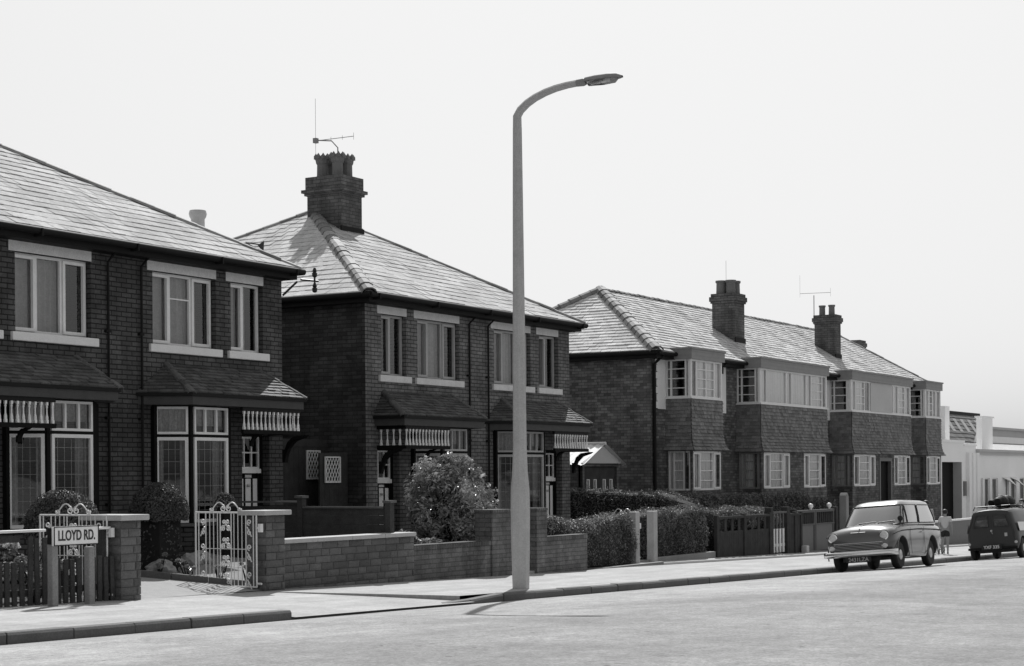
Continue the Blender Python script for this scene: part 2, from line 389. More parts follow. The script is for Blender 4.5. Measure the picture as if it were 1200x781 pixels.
# ------------------------------------------------------------------ roofs and walls
def slates(mb, B0, B1, T0, T1, n, wd, t=.014, out=None, seed=1, tone=0.0):
    rr = random.Random(seed)
    B0,B1,T0,T1 = map(V, (B0,B1,T0,T1)); d = (B1-B0); Lb = d.length; d.normalize()
    nn = d.cross(((T0+T1)/2)-(B0+B1)/2).normalized()
    if (out is not None and nn.dot(V(out)) < 0) or (out is None and nn.z < 0): nn = -nn
    upv = ((T0+T1)/2-(B0+B1)/2); 
    for r in range(n):
        v0 = r/n; v1 = min(1, (r+1.04)/n)
        A0, A1 = B0.lerp(T0,v0), B1.lerp(T1,v0); C0, C1 = B0.lerp(T0,v1), B1.lerp(T1,v1)
        a0, b0 = (A0-B0).dot(d), (A1-B0).dot(d); a1, b1 = (C0-B0).dot(d), (C1-B0).dot(d)
        s0 = -wd*(.5 if r % 2 else 0) + rr.uniform(-.02,.02)
        base0 = A0 - d*a0; base1 = C0 - d*a1
        k = int(math.floor((a0-s0)/wd)); 
        while s0+k*wd < b0:
            l, h = s0+k*wd+.003, s0+(k+1)*wd-.003; k += 1
            p, q = max(l,a0), min(h,b0)
            if q-p < .004: continue
            p1, q1 = max(l,a1), min(h,b1)
            if q1 < p1: m_ = min(max((l+h)/2,a1),b1); p1 = q1 = m_
            tt = t*rr.uniform(.75,1.35); tl = rr.uniform(-.002,.002)
            dz = upv.normalized()*rr.uniform(-.006,.006)
            x0, x1 = base0+d*p+nn*(tt+tl)+dz, base0+d*q+nn*(tt-tl)+dz
            y0, y1 = base1+d*p1+nn*.003, base1+d*q1+nn*.003
            z0, z1 = base0+d*p-nn*.004+dz, base0+d*q-nn*.004+dz
            sag = nn*(.022*noise.noise((x0+y1)*.35)) if Lb > 6 else nn*0
            x0, x1, y0, y1, z0, z1 = [q_+sag for q_ in (x0,x1,y0,y1,z0,z1)]
            mb.add([x0,x1,y1,y0,z0,z1], [(0,1,2,3),(4,5,1,0)], rr.random()+tone)
def under(mb, B0, B1, T0, T1, dn=.02):
    q = [V(p)-V((0,0,dn)) for p in (B0,B1,T1,T0)]
    mb.quad(*q)
def hiptiles(mb, P, Q, n, r=.11, seed=1, peak=.55):
    rr = random.Random(seed); P, Q = V(P), V(Q); d = (Q-P)/n; dn = d.normalized()
    side = dn.cross(V((0,0,1))).normalized(); upn = side.cross(dn)
    for i in range(n):
        a = P+d*i; b = P+d*(i+1.12); tone = rr.random(); j = rr.uniform(-.008,.008)
        ra, rb = r*1.06, r*.9
        vs = []
        for c, q in ((a,ra),(b,rb)):
            for ang in (-90,-50,-18,18,50,90):
                an = math.radians(ang)
                vs.append(c + side*math.sin(an)*q*1.15 + upn*(math.cos(an)*q*peak*1.2 - q*.25 + j))
        vs += [v-upn*.025 for v in vs[:6]]
        fs = [(k,k+1,7+k,6+k) for k in range(5)] + [(12+k,13+k,k+1,k) for k in range(5)]
        mb.add(vs, fs, tone)
def wall(mb, u0, u1, z0, z1, ops, thick=.24):
    """wall in local (u, w, z), outside face at w=0, openings as (u0,u1,z0,z1)"""
    us = sorted({u0,u1} | {min(max(o[i],u0),u1) for o in ops for i in (0,1)}); zs = sorted({z0,z1} | {min(max(o[i],z0),z1) for o in ops for i in (2,3)})
    def hole(a, b): return any(o[0]-1e-6 <= a <= o[1]+1e-6 and o[2]-1e-6 <= b <= o[3]+1e-6 for o in ops)
    for i in range(len(us)-1):
        for j in range(len(zs)-1):
            a, b = (us[i]+us[i+1])/2, (zs[j]+zs[j+1])/2
            if hole(a,b): continue
            A,B,C,D_ = us[i],us[i+1],zs[j],zs[j+1]
            mb.quad((A,0,C),(B,0,C),(B,0,D_),(A,0,D_)); mb.quad((A,-thick,D_),(B,-thick,D_),(B,-thick,C),(A,-thick,C))
    for (a,b,c,d) in ops:
        mb.quad((a,0,c),(a,0,d),(a,-thick,d),(a,-thick,c)); mb.quad((b,0,d),(b,0,c),(b,-thick,c),(b,-thick,d))
        mb.quad((a,0,d),(b,0,d),(b,-thick,d),(a,-thick,d)); mb.quad((b,0,c),(a,0,c),(a,-thick,c),(b,-thick,c))
def curtain(mb, u0, u1, z0, z1, w_, amp=.025, seed=0, folds=9):
    rr = random.Random(seed); n = max(6, int((u1-u0)/.03)); vs = []; ph = rr.random()*6
    for i in range(n+1):
        u = lerp(u0,u1,i/n); o = amp*math.sin(u*folds*6+ph+math.sin(u*9+ph)) + amp*.5*math.sin(u*31+ph)
        vs += [(u,w_+o,z0),(u,w_+o*.8,z1)]
    mb.add(vs, [(2*i,2*i+2,2*i+3,2*i+1) for i in range(n)])
def ring(mb, u0, u1, z0, z1, t, w0, w1):
    mb.box(u0,u1,w0,w1,z0,z0+t); mb.box(u0,u1,w0,w1,z1-t,z1)
    mb.box(u0,u0+t,w0,w1,z0+t,z1-t); mb.box(u1-t,u1,w0,w1,z0+t,z1-t)
def lights_window(par, MT, u0, u1, z0, z1, inset, fr, frame, case=(), cur=((0,1),), t=.045, leaded=None, glass='glass', cmat='curtain', seed=0, bars=None, name='window', ct=.05, curz=0.0, cd=.17):
    """a window of several lights between u0 and u1; fr = mullion fractions, case = lights with their own casement frame"""
    fm = MB(MT); w0 = -inset
    ring(fm, u0, u1, z0, z1, t, w0-.06, w0)
    ed = [0]+list(fr)+[1]
    for f in fr:
        c = lerp(u0,u1,f); fm.box(c-t/2,c+t/2,w0-.06,w0-.001,z0+t,z1-t)
    for k in case:
        a = lerp(u0,u1,ed[k])+.028; b = lerp(u0,u1,ed[k+1])-.028
        ring(fm, a, b, z0+.028, z1-.028, ct, w0-.03, w0+.022)
    if bars:
        for (k, zz) in bars:
            a = lerp(u0,u1,ed[k])+.01; b = lerp(u0,u1,ed[k+1])-.01
            for q in zz: fm.box(a,b,w0-.045,w0-.006,lerp(z0,z1,q)-.012,lerp(z0,z1,q)+.012)
    o = fm.build(name, frame, par)
    g = MB(MT); g.quad((u0+.02,w0-.04,z0+.02),(u1-.02,w0-.04,z0+.02),(u1-.02,w0-.04,z1-.02),(u0+.02,w0-.04,z1-.02))
    g.build('pane', M[glass], o)
    if leaded:
        lm = MB(MT)
        for i in range(1,leaded[0]): u = lerp(u0,u1,i/leaded[0]); lm.box(u-.0028,u+.0028,w0-.043,w0-.034,z0+t,z1-t)
        for i in range(1,leaded[1]): q = lerp(z0,z1,i/leaded[1]); lm.box(u0+t,u1-t,w0-.0425,w0-.0345,q-.0028,q+.0028)
        lm.build('leading', M['lead'], o)
    if cur:
        cm = MB(MT)
        for i, (a,b) in enumerate(cur): curtain(cm, lerp(u0,u1,a)+.02, lerp(u0,u1,b)-.02, z0+.03+curz, z1-.03, w0-cd, min(.035,cd*.35), seed+i)
        cm.build('curtain', M[cmat], o)
    return o

BAL = None
def baluster_mesh():
    mb = MB(); mb.box(-.022,.022,-.022,.022,.25,.3)
    mb.lathe([(.018,.0),(.028,.02),(.03,.07),(.016,.12),(.014,.2),(.024,.225),(.014,.25)], (0,0,0), 8)
    mb.box(-.026,.026,-.026,.026,-.03,.03)
    me = bpy.data.meshes.new('baluster'); me.from_pydata([(v[0]*.78,v[1]*.78,v[2]) for v in mb.v], [], mb.f)
    at = me.attributes.new('rnd', 'FLOAT', 'POINT'); at.data.foreach_set('value', mb.r)
    me.materials.append(M['white']); return me

def semi(cx, dz, label, bm, first):
    global BAL
    g0 = gard(cx); h = thing('semi_detached_house', (cx,20,g0), label, 'house')
    e = 5.42+dz; HW = 4.19; FL = .12+dz
    F = FRONT(20.0); S = 1 if True else 1
    up = [(-3.64,-2.74),(-2.33,-.72),(.72,2.33),(2.74,3.64)]
    ops = [(cx+a,cx+b,3.89+dz,5.11+dz) for a,b in up]
    for sg in (-1,1):
        a, b = sorted((cx+sg*.72, cx+sg*2.5)); ops.append((a,b,.75+dz,2.95+dz))
        a, b = sorted((cx+sg*3.02, cx+sg*3.8)); ops.append((a,b,FL-.3,2.45+dz))
    wm = MB(F); wall(wm, cx-HW, cx+HW, g0-.5, e, ops)
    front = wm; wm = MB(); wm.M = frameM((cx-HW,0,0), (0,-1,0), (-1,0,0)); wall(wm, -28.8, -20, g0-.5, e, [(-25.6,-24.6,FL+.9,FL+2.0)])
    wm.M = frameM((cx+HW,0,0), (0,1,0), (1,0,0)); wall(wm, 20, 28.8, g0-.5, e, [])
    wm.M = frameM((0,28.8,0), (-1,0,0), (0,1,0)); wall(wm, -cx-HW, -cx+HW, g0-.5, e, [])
    wm.build('side_wall', M['sidebrick'], h); wm = front  # side brick colour darkened to carry the shade beside the next house
    wm.M = None
    wm.quad((cx-HW,20.3,2.62+dz),(cx+HW,20.3,2.62+dz),(cx+HW,28.7,2.62+dz),(cx-HW,28.7,2.62+dz))
    for q in (-1.4,1.4,): wm.quad((cx+q*.02,20.25,g0),(cx+q*.02,28.7,g0),(cx+q*.02,28.7,e),(cx+q*.02,20.25,e))
    wm.build('wall', bm, h)
    # roof
    A = V((cx, 24.4, 8.0+dz)); ze = 5.47+dz
    c = [V((cx-4.5,19.66,ze)), V((cx+4.34,19.66,ze)), V((cx+4.34,29.1,ze)), V((cx-4.5,29.1,ze))]
    rm = MB()
    for i in range(4):
        slates(rm, c[i], c[(i+1)%4], A, A, 20, .27, .014, seed=i+int(cx), tone=(.0,.0,.0,.9)[i]); under(rm, c[i], c[(i+1)%4], A, A)  # left slope slates coloured lighter, standing in for more light on them
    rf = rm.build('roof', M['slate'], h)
    for i in range(4):
        hm = MB(); hiptiles(hm, c[i], A, 17 if i else 19, .115 if i else .13, i+int(cx), .55 if i else .7); hm.build('hip_tiles', M['ridge'], rf)
    gm = MB(); fm = MB()
    for (P,Q) in ((c[0],c[1]),(c[3],c[0]),(c[1],c[2])):
        dn = (Q-P).normalized(); n = V((dn.y,-dn.x,0))
        gm.tube([P+n*.03-V((0,0,.06))-dn*.04, Q+n*.03-V((0,0,.06))+dn*.04], .058, 10)
    for (x0,x1,y0,y1) in ((cx-4.44,cx+4.3,19.72,20.0),(cx-4.44,cx-4.19,20.0,29),(cx+4.19,cx+4.3,20.0,29)):
        fm.box(x0,x1,y0,y1,ze-.2,ze-.035)
    fm.build('fascia', M['gutter'], h); gt = gm.build('gutter', M['gutter'], h, smooth=40)
    for i in range(5):
        gb = MB(); gb.box(cx-4.3+i*2.1,cx-4.27+i*2.1,19.55,19.72,ze-.15,ze-.03); gb.build('gutter_bracket', M['gutter'], gt)
    # downpipes
    for dx in (-.38,.4):
        dm = MB(); dm.tube([(cx+dx,19.75,ze-.1),(cx+dx,19.8,ze-.2),(cx+dx,19.95,ze-.33),(cx+dx,19.95,g0)], .022, 8)
        for q in (1.2,2.6,4.0): dm.box(cx+dx-.05,cx+dx+.05,19.94,20.0,q+dz,q+.04+dz)
        dm.build('downpipe', M['gutter'], h)
    # chimney
    cm = MB(); sh = -.5 if first else 0; x0,x1,y0,y1 = cx-.42+sh,cx+.38+sh,23.3,24.25; zt = 8.68+dz
    cm.box(x0,x1,y0,y1,6.9+dz,zt-.42); cm.box(x0-.05,x1+.05,y0-.05,y1+.05,zt-.42,zt-.36); cm.box(x0-.1,x1+.1,y0-.1,y1+.1,zt-.36,zt-.29); cm.box(x0-.03,x1+.03,y0-.03,y1+.03,zt-.29,zt)
    ch = cm.build('chimney', M['chim'], h)
    fl = MB(); fl.box(x0-.04,x1+.04,y0-.04,y0-.001,6.9+dz,7.52+dz); fl.build('flashing', M['gutter'], ch)
    for (px,py) in ((cx-.2+sh,23.55),(cx+.16+sh,23.55),(cx-.2+sh,23.98),(cx+.16+sh,23.98)):
        pm = MB(); pm.lathe([(.14,0),(.13,.06),(.125,.3),(.15,.34),(.165,.42),(.15,.44),(.11,.44),(.1,.1)], (px,py,zt), 10)
        for k in range(8):
            a = k*PI/4; pm.box(px+.145*math.cos(a)-.035,px+.145*math.cos(a)+.035,py+.145*math.sin(a)-.035,py+.145*math.sin(a)+.035,zt+.42,zt+.49)
            pm.add([(px+.145*math.cos(a)-.035,py+.145*math.sin(a)-.035,zt+.49),(px+.145*math.cos(a)+.035,py+.145*math.sin(a)-.035,zt+.49),(px+.145*math.cos(a)+.035,py+.145*math.sin(a)+.035,zt+.49),(px+.145*math.cos(a)-.035,py+.145*math.sin(a)+.035,zt+.49),(px+.145*math.cos(a),py+.145*math.sin(a),zt+.56)], [(0,1,4),(1,2,4),(2,3,4),(3,0,4)])
        pm.build('chimney_pot', M['pot'], ch)
    # upper windows
    for i, (a,b) in enumerate(up):
        big = b-a > 1.2
        fr = (.33,.66) if big else (.5,)
        case = (0,2) if big else (0,)
        o = lights_window(h, F, cx+a, cx+b, 3.89+dz, 5.11+dz, .11, fr, M['white'] if first else M['frame2'], case, ((0,.86),) if big else ((0,.45),(.55,.8)), seed=i*7+int(cx),
                          bars=(((1,(.66,)),) if (i == 2 and first) else None), cmat='curtain' if first else 'curtain')
        lm = MB(F); lm.box(cx+a-.13,cx+b+.0+.02,-.1,.006,5.11+dz,5.32+dz); lm.build('lintel', M['lint'], o, bevel=.01)
        sm = MB(F); sm.box(cx+a-.1,cx+b+.13,-.12,.055,3.75+dz,3.885+dz); sm.build('sill', M['sill'] if first else M['lint'], o, bevel=.012)
    # bays, doors, canopies
    for sg in (-1,1):
        X = lambda q: cx+sg*q
        xl, xr_ = sorted((X(.68),X(2.58)))
        p = .46; fx0, fx1 = xl+p, xr_-p; yF = 20-p
        zb0, zb1, zt0, zt1 = .88+dz, 2.33+dz, 2.37+dz, 2.84+dz
        bb = MB()
        poly = [(xl,20.0),(fx0,yF),(fx1,yF),(xr_,20.0)]
        bb.prism(poly, 'z', g0-.3, zb0-.05)
        bay = bb.build('bay_window', bm, h)
        hd = MB(); hd.prism(poly, 'z', zt1, zt1+.24); 
        hd.box(fx0-.035,fx0+.035,yF-.006,yF+.1,zb0,zt1-.002); hd.box(fx1-.035,fx1+.035,yF-.006,yF+.1,zb0,zt1-.002)
        hd.box(xl-.03,xl+.04,19.92,20.0,zb0,zt1-.002); hd.box(xr_-.04,xr_+.03,19.92,20.0,zb0,zt1-.002)
        hd.prism([(xl-.02,20.),(fx0-.012,yF-.016),(fx1+.012,yF-.016),(xr_+.02,20.),(xr_-.1,20.),(fx1-.04,yF+.08),(fx0+.04,yF+.08),(xl+.1,20.)], 'z', zb1, zt0)
        hd.build('bay_frame', M['dark'], bay)
        sl = MB(); sl.prism([(xl-.06,20.),(fx0-.03,yF-.06),(fx1+.03,yF-.06),(xr_+.06,20.)], 'z', zb0-.05, zb0); sl.build('sill', M['mid'], bay)
        s2 = p*math.sqrt(2)
        for (org, u, n, wd) in (((xl,20.0),(1,-1,0),(-1,-1,0),s2), ((fx0,yF),(1,0,0),(0,-1,0),fx1-fx0), ((fx1,yF),(1,1,0),(1,-1,0),s2)):
            MT = frameM(org, u, n); fr0 = wd < .9
            wh = M['white'] if (first or not fr0) else M['cream']
            m0, m1 = .055, wd-.055
            lights_window(bay, MT, m0, m1, zb0+.01, zb1-.005, -.022, (), M['white'] if first else M['frame2'], (), ((0,.3),(.72,1)), t=.055, leaded=(5,7) if fr0 else (6,7), seed=3, cmat='curtain2', name='lower_light')
            lights_window(bay, MT, m0, m1, zt0+.005, zt1-.005, -.022, () if fr0 and sg > 0 else (.33,.66), M['white'] if first else M['frame2'], (), ((0,1),), t=.04, seed=5, cmat='curtain2', name='upper_light', curz=.12 if not fr0 else 0)
        # door in its recess
        d0, d1 = sorted((X(3.02),X(3.8))); MT = FRONT(20.0)
        rc = MB(MT)
        rc.box(d0-.1,d1+.1,-.3,.45,g0-.3,FL+.02)
        rc.build('door_step', M['conc2'], h)
        dm = MB(MT); w0, w1 = -.24,-.19
        dm.box(d0,d0+.06,w0-.02,w1+.03,FL+.02,2.45+dz); dm.box(d1-.06,d1,w0-.02,w1+.03,FL+.02,2.45+dz); dm.box(d0+.06,d1-.06,w0-.02,w1+.03,2.38+dz,2.45+dz)
        dm.box(d0+.06,d1-.06,w0,w0+.02,FL+.02,1.72+dz)
        a, b, c_ = d0+.06, d1-.06, (d0+d1)/2
        th1, th2 = lerp(a,b,.36), lerp(a,b,.68)
        for (q0,q1) in ((a,a+.05),(th1-.02,th1+.02),(th2-.02,th2+.02),(b-.05,b)): dm.box(q0,q1,w0+.02,w1,FL+.02,1.72+dz)
        dr = dm.build('front_door', M['dark'], h)
        pm = MB(MT)
        for (q0,q1) in ((a+.05,th1-.02),(th1+.02,th2-.02),(th2+.02,b-.05)): pm.box(q0+.01,q1-.01,w0+.022,w1-.006,FL+.12,1.62+dz)
        pm.box(a,b,w0+.02,w1+.04,1.72+dz,1.80+dz)
        ring(pm, a, b, 1.80+dz, 2.38+dz, .035, w0+.01, w1)
        [pm.box(q_-.014,q_+.014,w0+.01,w1-.004,1.835+dz,2.345+dz) for q_ in (th1,th2)]; pm.box(a+.035,b-.035,w0+.012,w1-.006,2.08+dz,2.105+dz)
        pm.build('door_panel', M['white'], dr)
        gm2 = MB(MT); gm2.quad((a+.02,w0+.02,1.81+dz),(b-.02,w0+.02,1.81+dz),(b-.02,w0+.02,2.36+dz),(a+.02,w0+.02,2.36+dz)); gm2.build('door_pane', M['glass'], dr)
        kn = MB(MT); kn.lathe([(.0,0),(.025,.0),(.03,.03),(0,.05)], (lerp(a,b,.5),w1,1.5+dz), 8, 'y'); kn.box(c_-.09,c_+.09,w1,w1+.012,1.64+dz,1.69+dz); kn.build('letter_plate', M['alu'], dr)
        # canopy over bay and door
        za, zb_, yb_ = 3.06+dz, 3.57+dz, 19.25
        xi, xo = X(.3), X(3.94); ti, to = X(1.05), X(3.56)
        fi = X(.84)
        Pl = [V((xi,20.0,za)), V((fi,yb_,za)), V((xo,yb_,za)), V((xo,20.0,za))]
        Ti, To = V((ti,19.99,zb_)), V((to,19.99,zb_))
        rm = MB(); nr = 9
        if sg > 0:
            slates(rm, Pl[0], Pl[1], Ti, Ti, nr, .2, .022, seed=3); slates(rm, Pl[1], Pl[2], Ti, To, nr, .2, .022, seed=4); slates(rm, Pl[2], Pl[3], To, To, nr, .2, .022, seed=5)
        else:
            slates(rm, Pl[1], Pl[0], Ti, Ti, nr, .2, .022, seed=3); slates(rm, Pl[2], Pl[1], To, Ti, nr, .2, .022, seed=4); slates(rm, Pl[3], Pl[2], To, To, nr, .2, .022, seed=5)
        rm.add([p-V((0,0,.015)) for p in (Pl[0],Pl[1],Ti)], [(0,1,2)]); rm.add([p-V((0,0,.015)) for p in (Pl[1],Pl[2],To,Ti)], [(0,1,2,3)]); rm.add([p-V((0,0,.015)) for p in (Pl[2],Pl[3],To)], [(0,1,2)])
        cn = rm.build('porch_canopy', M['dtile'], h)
        for (pa,pb,sd_) in ((Pl[1],Ti,2),(Pl[2],To,3)):
            hm = MB(); hiptiles(hm, pa, pb, 5, .07, sd_); hm.build('hip_tiles', M['dtile'], cn)
        fm = MB()
        pl = [(p.x,p.y) for p in Pl]
        ins = [(lerp(p[0],cx+sg*2.2,.03), min(20.0,p[1]+.03)) for p in pl]
        fm.prism(pl, 'z', za-.06, za-.004)
        fb = MB(); fb.prism(ins, 'z', za-.2, za-.062); fb.build('frieze_board', M['fbd'], cn)
        xa, xb = sorted((X(2.2),X(3.82))); fm.box(xa,xb,19.3,19.36,za-.27,za-.2)
        fm.build('fascia', M['gutter'], cn)
        rl = MB(); rl.box(xa,xb,19.29,19.35,za-.66,za-.59)
        rl.box(*sorted((X(3.76),X(3.82))),19.35,20.0,za-.66,za-.59); rl.box(*sorted((X(3.76),X(3.82))),19.36,20.0,za-.27,za-.2)
        rl.build('frieze_rail', M['dark'], cn)
        if BAL is None: BAL = baluster_mesh()
        nb = 14
        for i in range(nb):
            o = bpy.data.objects.new('baluster', BAL); COL.objects.link(o); o.parent = cn
            o.location = V((lerp(xa+.05,xb-.05,i/(nb-1)),19.32,za-.57))-OFF[cn]
        for i in range(4):
            o = bpy.data.objects.new('baluster', BAL); COL.objects.link(o); o.parent = cn
            o.location = V((X(3.79),19.46+.15*i,za-.57))-OFF[cn]
        for q, sc_ in ((2.72,.35),(3.98,.8)):
            bk = MB()
            outer = [(20.0,za-1.28),(19.93,za-1.28),(19.9,za-1.12),(19.82,za-.95),(19.66,za-.8),(19.4,za-.72),(19.32,za-.665),(19.42,za-.665),(19.7,za-.7),(19.86,za-.82),(19.93,za-.98),(20.0,za-.98)]
            outer = [(19.35+(p_[0]-19.42)*sc_, za-.66+(p_[1]-za+.665)*sc_) for p_ in outer]
            xa2, xb2 = sorted((X(q)-.045, X(q)+.045))
            bk.prism(outer, 'x', xa2, xb2); bk.build('bracket', M['dark'], cn)
    return h

h1 = semi(21.4, .21, 'dark brick pair of houses with white sills, at left behind the street name sign', M['brick1'], True)
h2 = semi(32.42, 0, 'brick pair of houses with crown topped chimney and pale lintels, behind the street lamp', M['brick2'], False)
# telephone bracket on the near house corner, pale pot on its rear stack
mb = MB(); mb.tube([(25.85,19.75,5.5),(26.25,19.65,5.5)], .02, 6); mb.tube([(26.15,19.66,5.3),(26.15,19.66,5.72)], .018, 6)
mb.tube([(25.6,19.98,5.2),(25.8,19.8,5.46)], .02, 6)
for z in (5.28,5.56): mb.lathe([(.02,0),(.045,.02),(.05,.08),(.03,.1),(.045,.12),(.02,.18)], (26.15,19.66,z), 8)
mb.build('wire_bracket', M['black'], h1)
mb = MB(); mb.lathe([(.13,0),(.125,.42),(.15,.46),(.165,.52),(.15,.58),(.1,.58),(.09,.3)], (24.85,21.35,6.2), 14); mb.build('flue_pot', M['potpale'], h1, smooth=40)
mb = MB(); mb.tube([(25.6,20.3,5.95),(25.62,20.85,6.24),(25.98,20.82,6.24)], .012, 6); mb.add([(25.93,20.82,6.22),(26.1,20.8,6.33),(26.08,20.8,6.12),(26.0,20.85,6.2)], [(0,1,2),(0,1,3),(1,2,3)]); mb.build('floodlight', M['black'], h1)
# TV aerial on the crown-topped chimney
ch2 = [c for c in h2.children if c.name.startswith('chimney')][0]
mb = MB(); mb.tube([(32.3,23.6,8.9),(32.3,23.6,9.35),(32.2,23.7,9.5),(32.05,24.0,9.52)], .014, 6)
mb.tube([(32.0,24.0,9.5),(32.85,23.55,9.7)], .009, 5)
for t, l in ((0,.3),(.4,.05),(.7,.05),(1,.08)):
    p = V((32.0,24.0,9.5)).lerp(V((32.85,23.55,9.7)), t); mb.tube([p-V((0,0,l)), p+V((0,0,l*3.2 if t == 0 else l))], .004, 4)
mb.box(31.96,32.06,23.96,24.05,9.45,9.56); mb.build('television_aerial', M['fasc'], ch2)

# ------------------------------------------------------------------ flats with bays
def chimney(par, x0, x1, y0, y1, zb, zt, pots, ph=.36, pr=.13):
    cm = MB(); cm.box(x0,x1,y0,y1,zb,zt-.3); cm.box(x0-.04,x1+.04,y0-.04,y1+.04,zt-.3,zt-.24); cm.box(x0-.07,x1+.07,y0-.07,y1+.07,zt-.24,zt-.1); cm.box(x0-.03,x1+.03,y0-.03,y1+.03,zt-.1,zt)
    c = cm.build('chimney', M['chim'], par)
    fl = MB(); fl.prism([(y0-.03,zb+.02),(y0-.002,zb+.02),(y0-.002,zb+.62),(y0-.03,zb+.62)], 'x', x0-.03, x1+.03); fl.build('flashing', M['gutter'], c)
    for (px,py) in pots:
        pm = MB(); pm.lathe([(pr*1.05,0),(pr,.05),(pr*.95,ph*.8),(pr*1.15,ph*.86),(pr*1.15,ph),(pr*.8,ph),(pr*.75,.1)], (px,py,zt), 12); pm.build('chimney_pot', M['pot'], c, smooth=40)
    return c
def flats():
    X0, X1, YW, e = 42.6, 67.2, 20.77, 5.2
    h = thing('block_of_flats', (55.8,20.77,gard(55.8)), 'long two storey brick block with tile hung bays and three chimneys, right of centre', 'flats')
    F = FRONT(YW); gl = -1.3
    bays = [(43.5,45.62),(48.4,54.0),(56.3,62.7),(64.45,66.4)]
    wm = MB(F)
    ops = [(a+.2,b-.2,1.42,5.0) for a,b in bays]
    wall(wm, X0, X1, gl, e, ops)
    wm.M = frameM((X0,0,0), (0,-1,0), (-1,0,0)); wall(wm, -26.9, -YW, gl, e, [])
    wm.M = frameM((X1,0,0), (0,1,0), (1,0,0)); wall(wm, YW, 26.9, gl, e, [])
    wm.M = frameM((0,26.9,0), (-1,0,0), (0,1,0)); wall(wm, -X1, -X0, gl, e, [])
    wm.M = None; wm.quad((X0,YW+.3,2.55),(X1,YW+.3,2.55),(X1,26.8,2.55),(X0,26.8,2.55))
    for q in (47,55.2,63.6): wm.quad((q,YW+.25,gl),(q,26.8,gl),(q,26.8,e),(q,YW+.25,e))
    wm.build('wall', M['brick3'], h)
    for (a,b) in ((43.0,43.5),(45.63,47.6),(54.01,56.29),(62.71,64.44)):
        rp = MB(); rp.box(a,b,YW-.02,YW-.003,3.65,5.05)
        if a < 43.2:
            for k in range(7): rp.box(42.93 if k % 2 else 42.86,43.0,YW-.02,YW-.003,3.67+.2*k,3.67+.2*(k+1)-.02)
        rp.build('render_panel', M['render'], h)
    # roof
    yf, ybk = 20.42, 27.25; ym = (yf+ybk)/2; zr = 7.33
    c = [V((42.3,yf,e)),V((67.5,yf,e)),V((67.5,ybk,e)),V((42.3,ybk,e))]; A = V((45.6,ym,zr)); B = V((65.2,ym,zr))
    rm = MB(); n = 22
    for (p,q,s,t) in ((c[0],c[1],A,B),(c[1],c[2],B,B),(c[2],c[3],B,A),(c[3],c[0],A,A)):
        slates(rm, p, q, s, t, n, .3, .022, seed=int(p.x), tone=.5 if p.y > 25 and q.y < 25 else 0); under(rm, p, q, s, t)  # left end slope gets a lighter colour in place of stronger light
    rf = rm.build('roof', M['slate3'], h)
    for (pa,pb,n_,r_,sd_,pk,nm_) in ((c[0],A,15,.17,1,.75,'hip_tiles'),(c[3],A,15,.17,2,.75,'hip_tiles'),(c[1],B,15,.13,3,.55,'hip_tiles'),(A,B,58,.11,4,.55,'ridge_tiles')):
        hm = MB(); hiptiles(hm, pa, pb, n_, r_, sd_, pk); hm.build(nm_, M['ridge'], rf)
    fm = MB(); fm.box(42.35,67.45,yf+.05,YW-.001,e-.2,e-.03); fm.box(42.35,X0-.001,YW,27.1,e-.2,e-.03); fm.box(X1+.001,67.45,YW,27.1,e-.2,e-.03); fm.build('fascia', M['gutter'], h)
    gm = MB(); gm.tube([(42.3,yf-.02,e-.06),(67.5,yf-.02,e-.06)], .06, 8); gm.tube([(42.3,yf-.02,e-.06),(42.3,27.2,e-.06)], .06, 8); gm.build('gutter', M['gutter'], h)
    for q in (42.7,46.9,55.0,63.3):
        dm = MB(); yy = YW-.06 if q > 43 else YW-.06
        dm.tube([(q,yf,e-.1),(q,yy,e-.35),(q,yy,gl+.6)], .045, 8)
        if q > 43: dm.box(q-.12,q+.12,YW-.2,YW-.005,e-.42,e-.2)
        dm.build('downpipe', M['gutter'], h)
    c1 = chimney(h, 50.35,51.1,21.63,22.4,5.5,7.5, [(50.55,21.85),(50.9,21.85),(50.55,22.18),(50.9,22.18)], .42, .15)
    c2 = chimney(h, 59.4,59.95,21.67,22.45,5.5,7.52, [(59.62,21.88),(59.66,22.25)], .36, .11)
    chimney(h, 66.3,66.95,23.2,24.1,5.5,7.12, [], .3)
    am = MB(); am.tube([(59.5,22.5,7.2),(59.5,22.5,8.25)], .015, 6); am.tube([(59.3,22.95,8.32),(59.7,21.95,8.34)], .009, 5)
    for t in (0,1): p = V((59.3,22.95,8.32)).lerp(V((59.7,21.95,8.34)), t); am.tube([p-V((0,0,.14)), p+V((0,0,.16+.5*(1-t)))], .0035, 4)
    am.build('television_aerial', M['fasc'], c2)
    am = MB(); am.tube([(51.0,22.2,7.5),(51.0,22.2,8.6)], .005, 5); am.build('television_aerial', M['fasc'], c1)
    # bays
    for bi, (a,b) in enumerate(bays):
        yF = 20.0; zt0, zt1 = 5.01, 5.33; bx = MB()
        # brick piers of the lower storey
        gw = {0:[(43.62,45.5)], 1:[(48.62,50.75),(51.9,53.85)], 2:[(56.5,58.75),(60.75,62.6)], 3:[(64.55,66.3)]}[bi]
        dops = [(x0,x1,1.42,2.5) for x0,x1 in gw]
        if bi == 2: dops.append((59.2,60.35,-.7,2.3))
        bx.M = FRONT(yF); wall(bx, a+.05, b-.05, gl, 2.52, dops, .2)
        bx.M = frameM((a+.05,0,0), (0,-1,0), (-1,0,0)); wall(bx, -YW, -yF, gl, 2.52, [(-YW+.05,-yF-.06,1.42,2.5)], .2)
        bx.M = frameM((b-.05,0,0), (0,1,0), (1,0,0)); wall(bx, yF, YW, gl, 2.52, [(yF+.06,YW-.05,1.42,2.5)] if bi == 0 else [], .2)
        bx.M = None
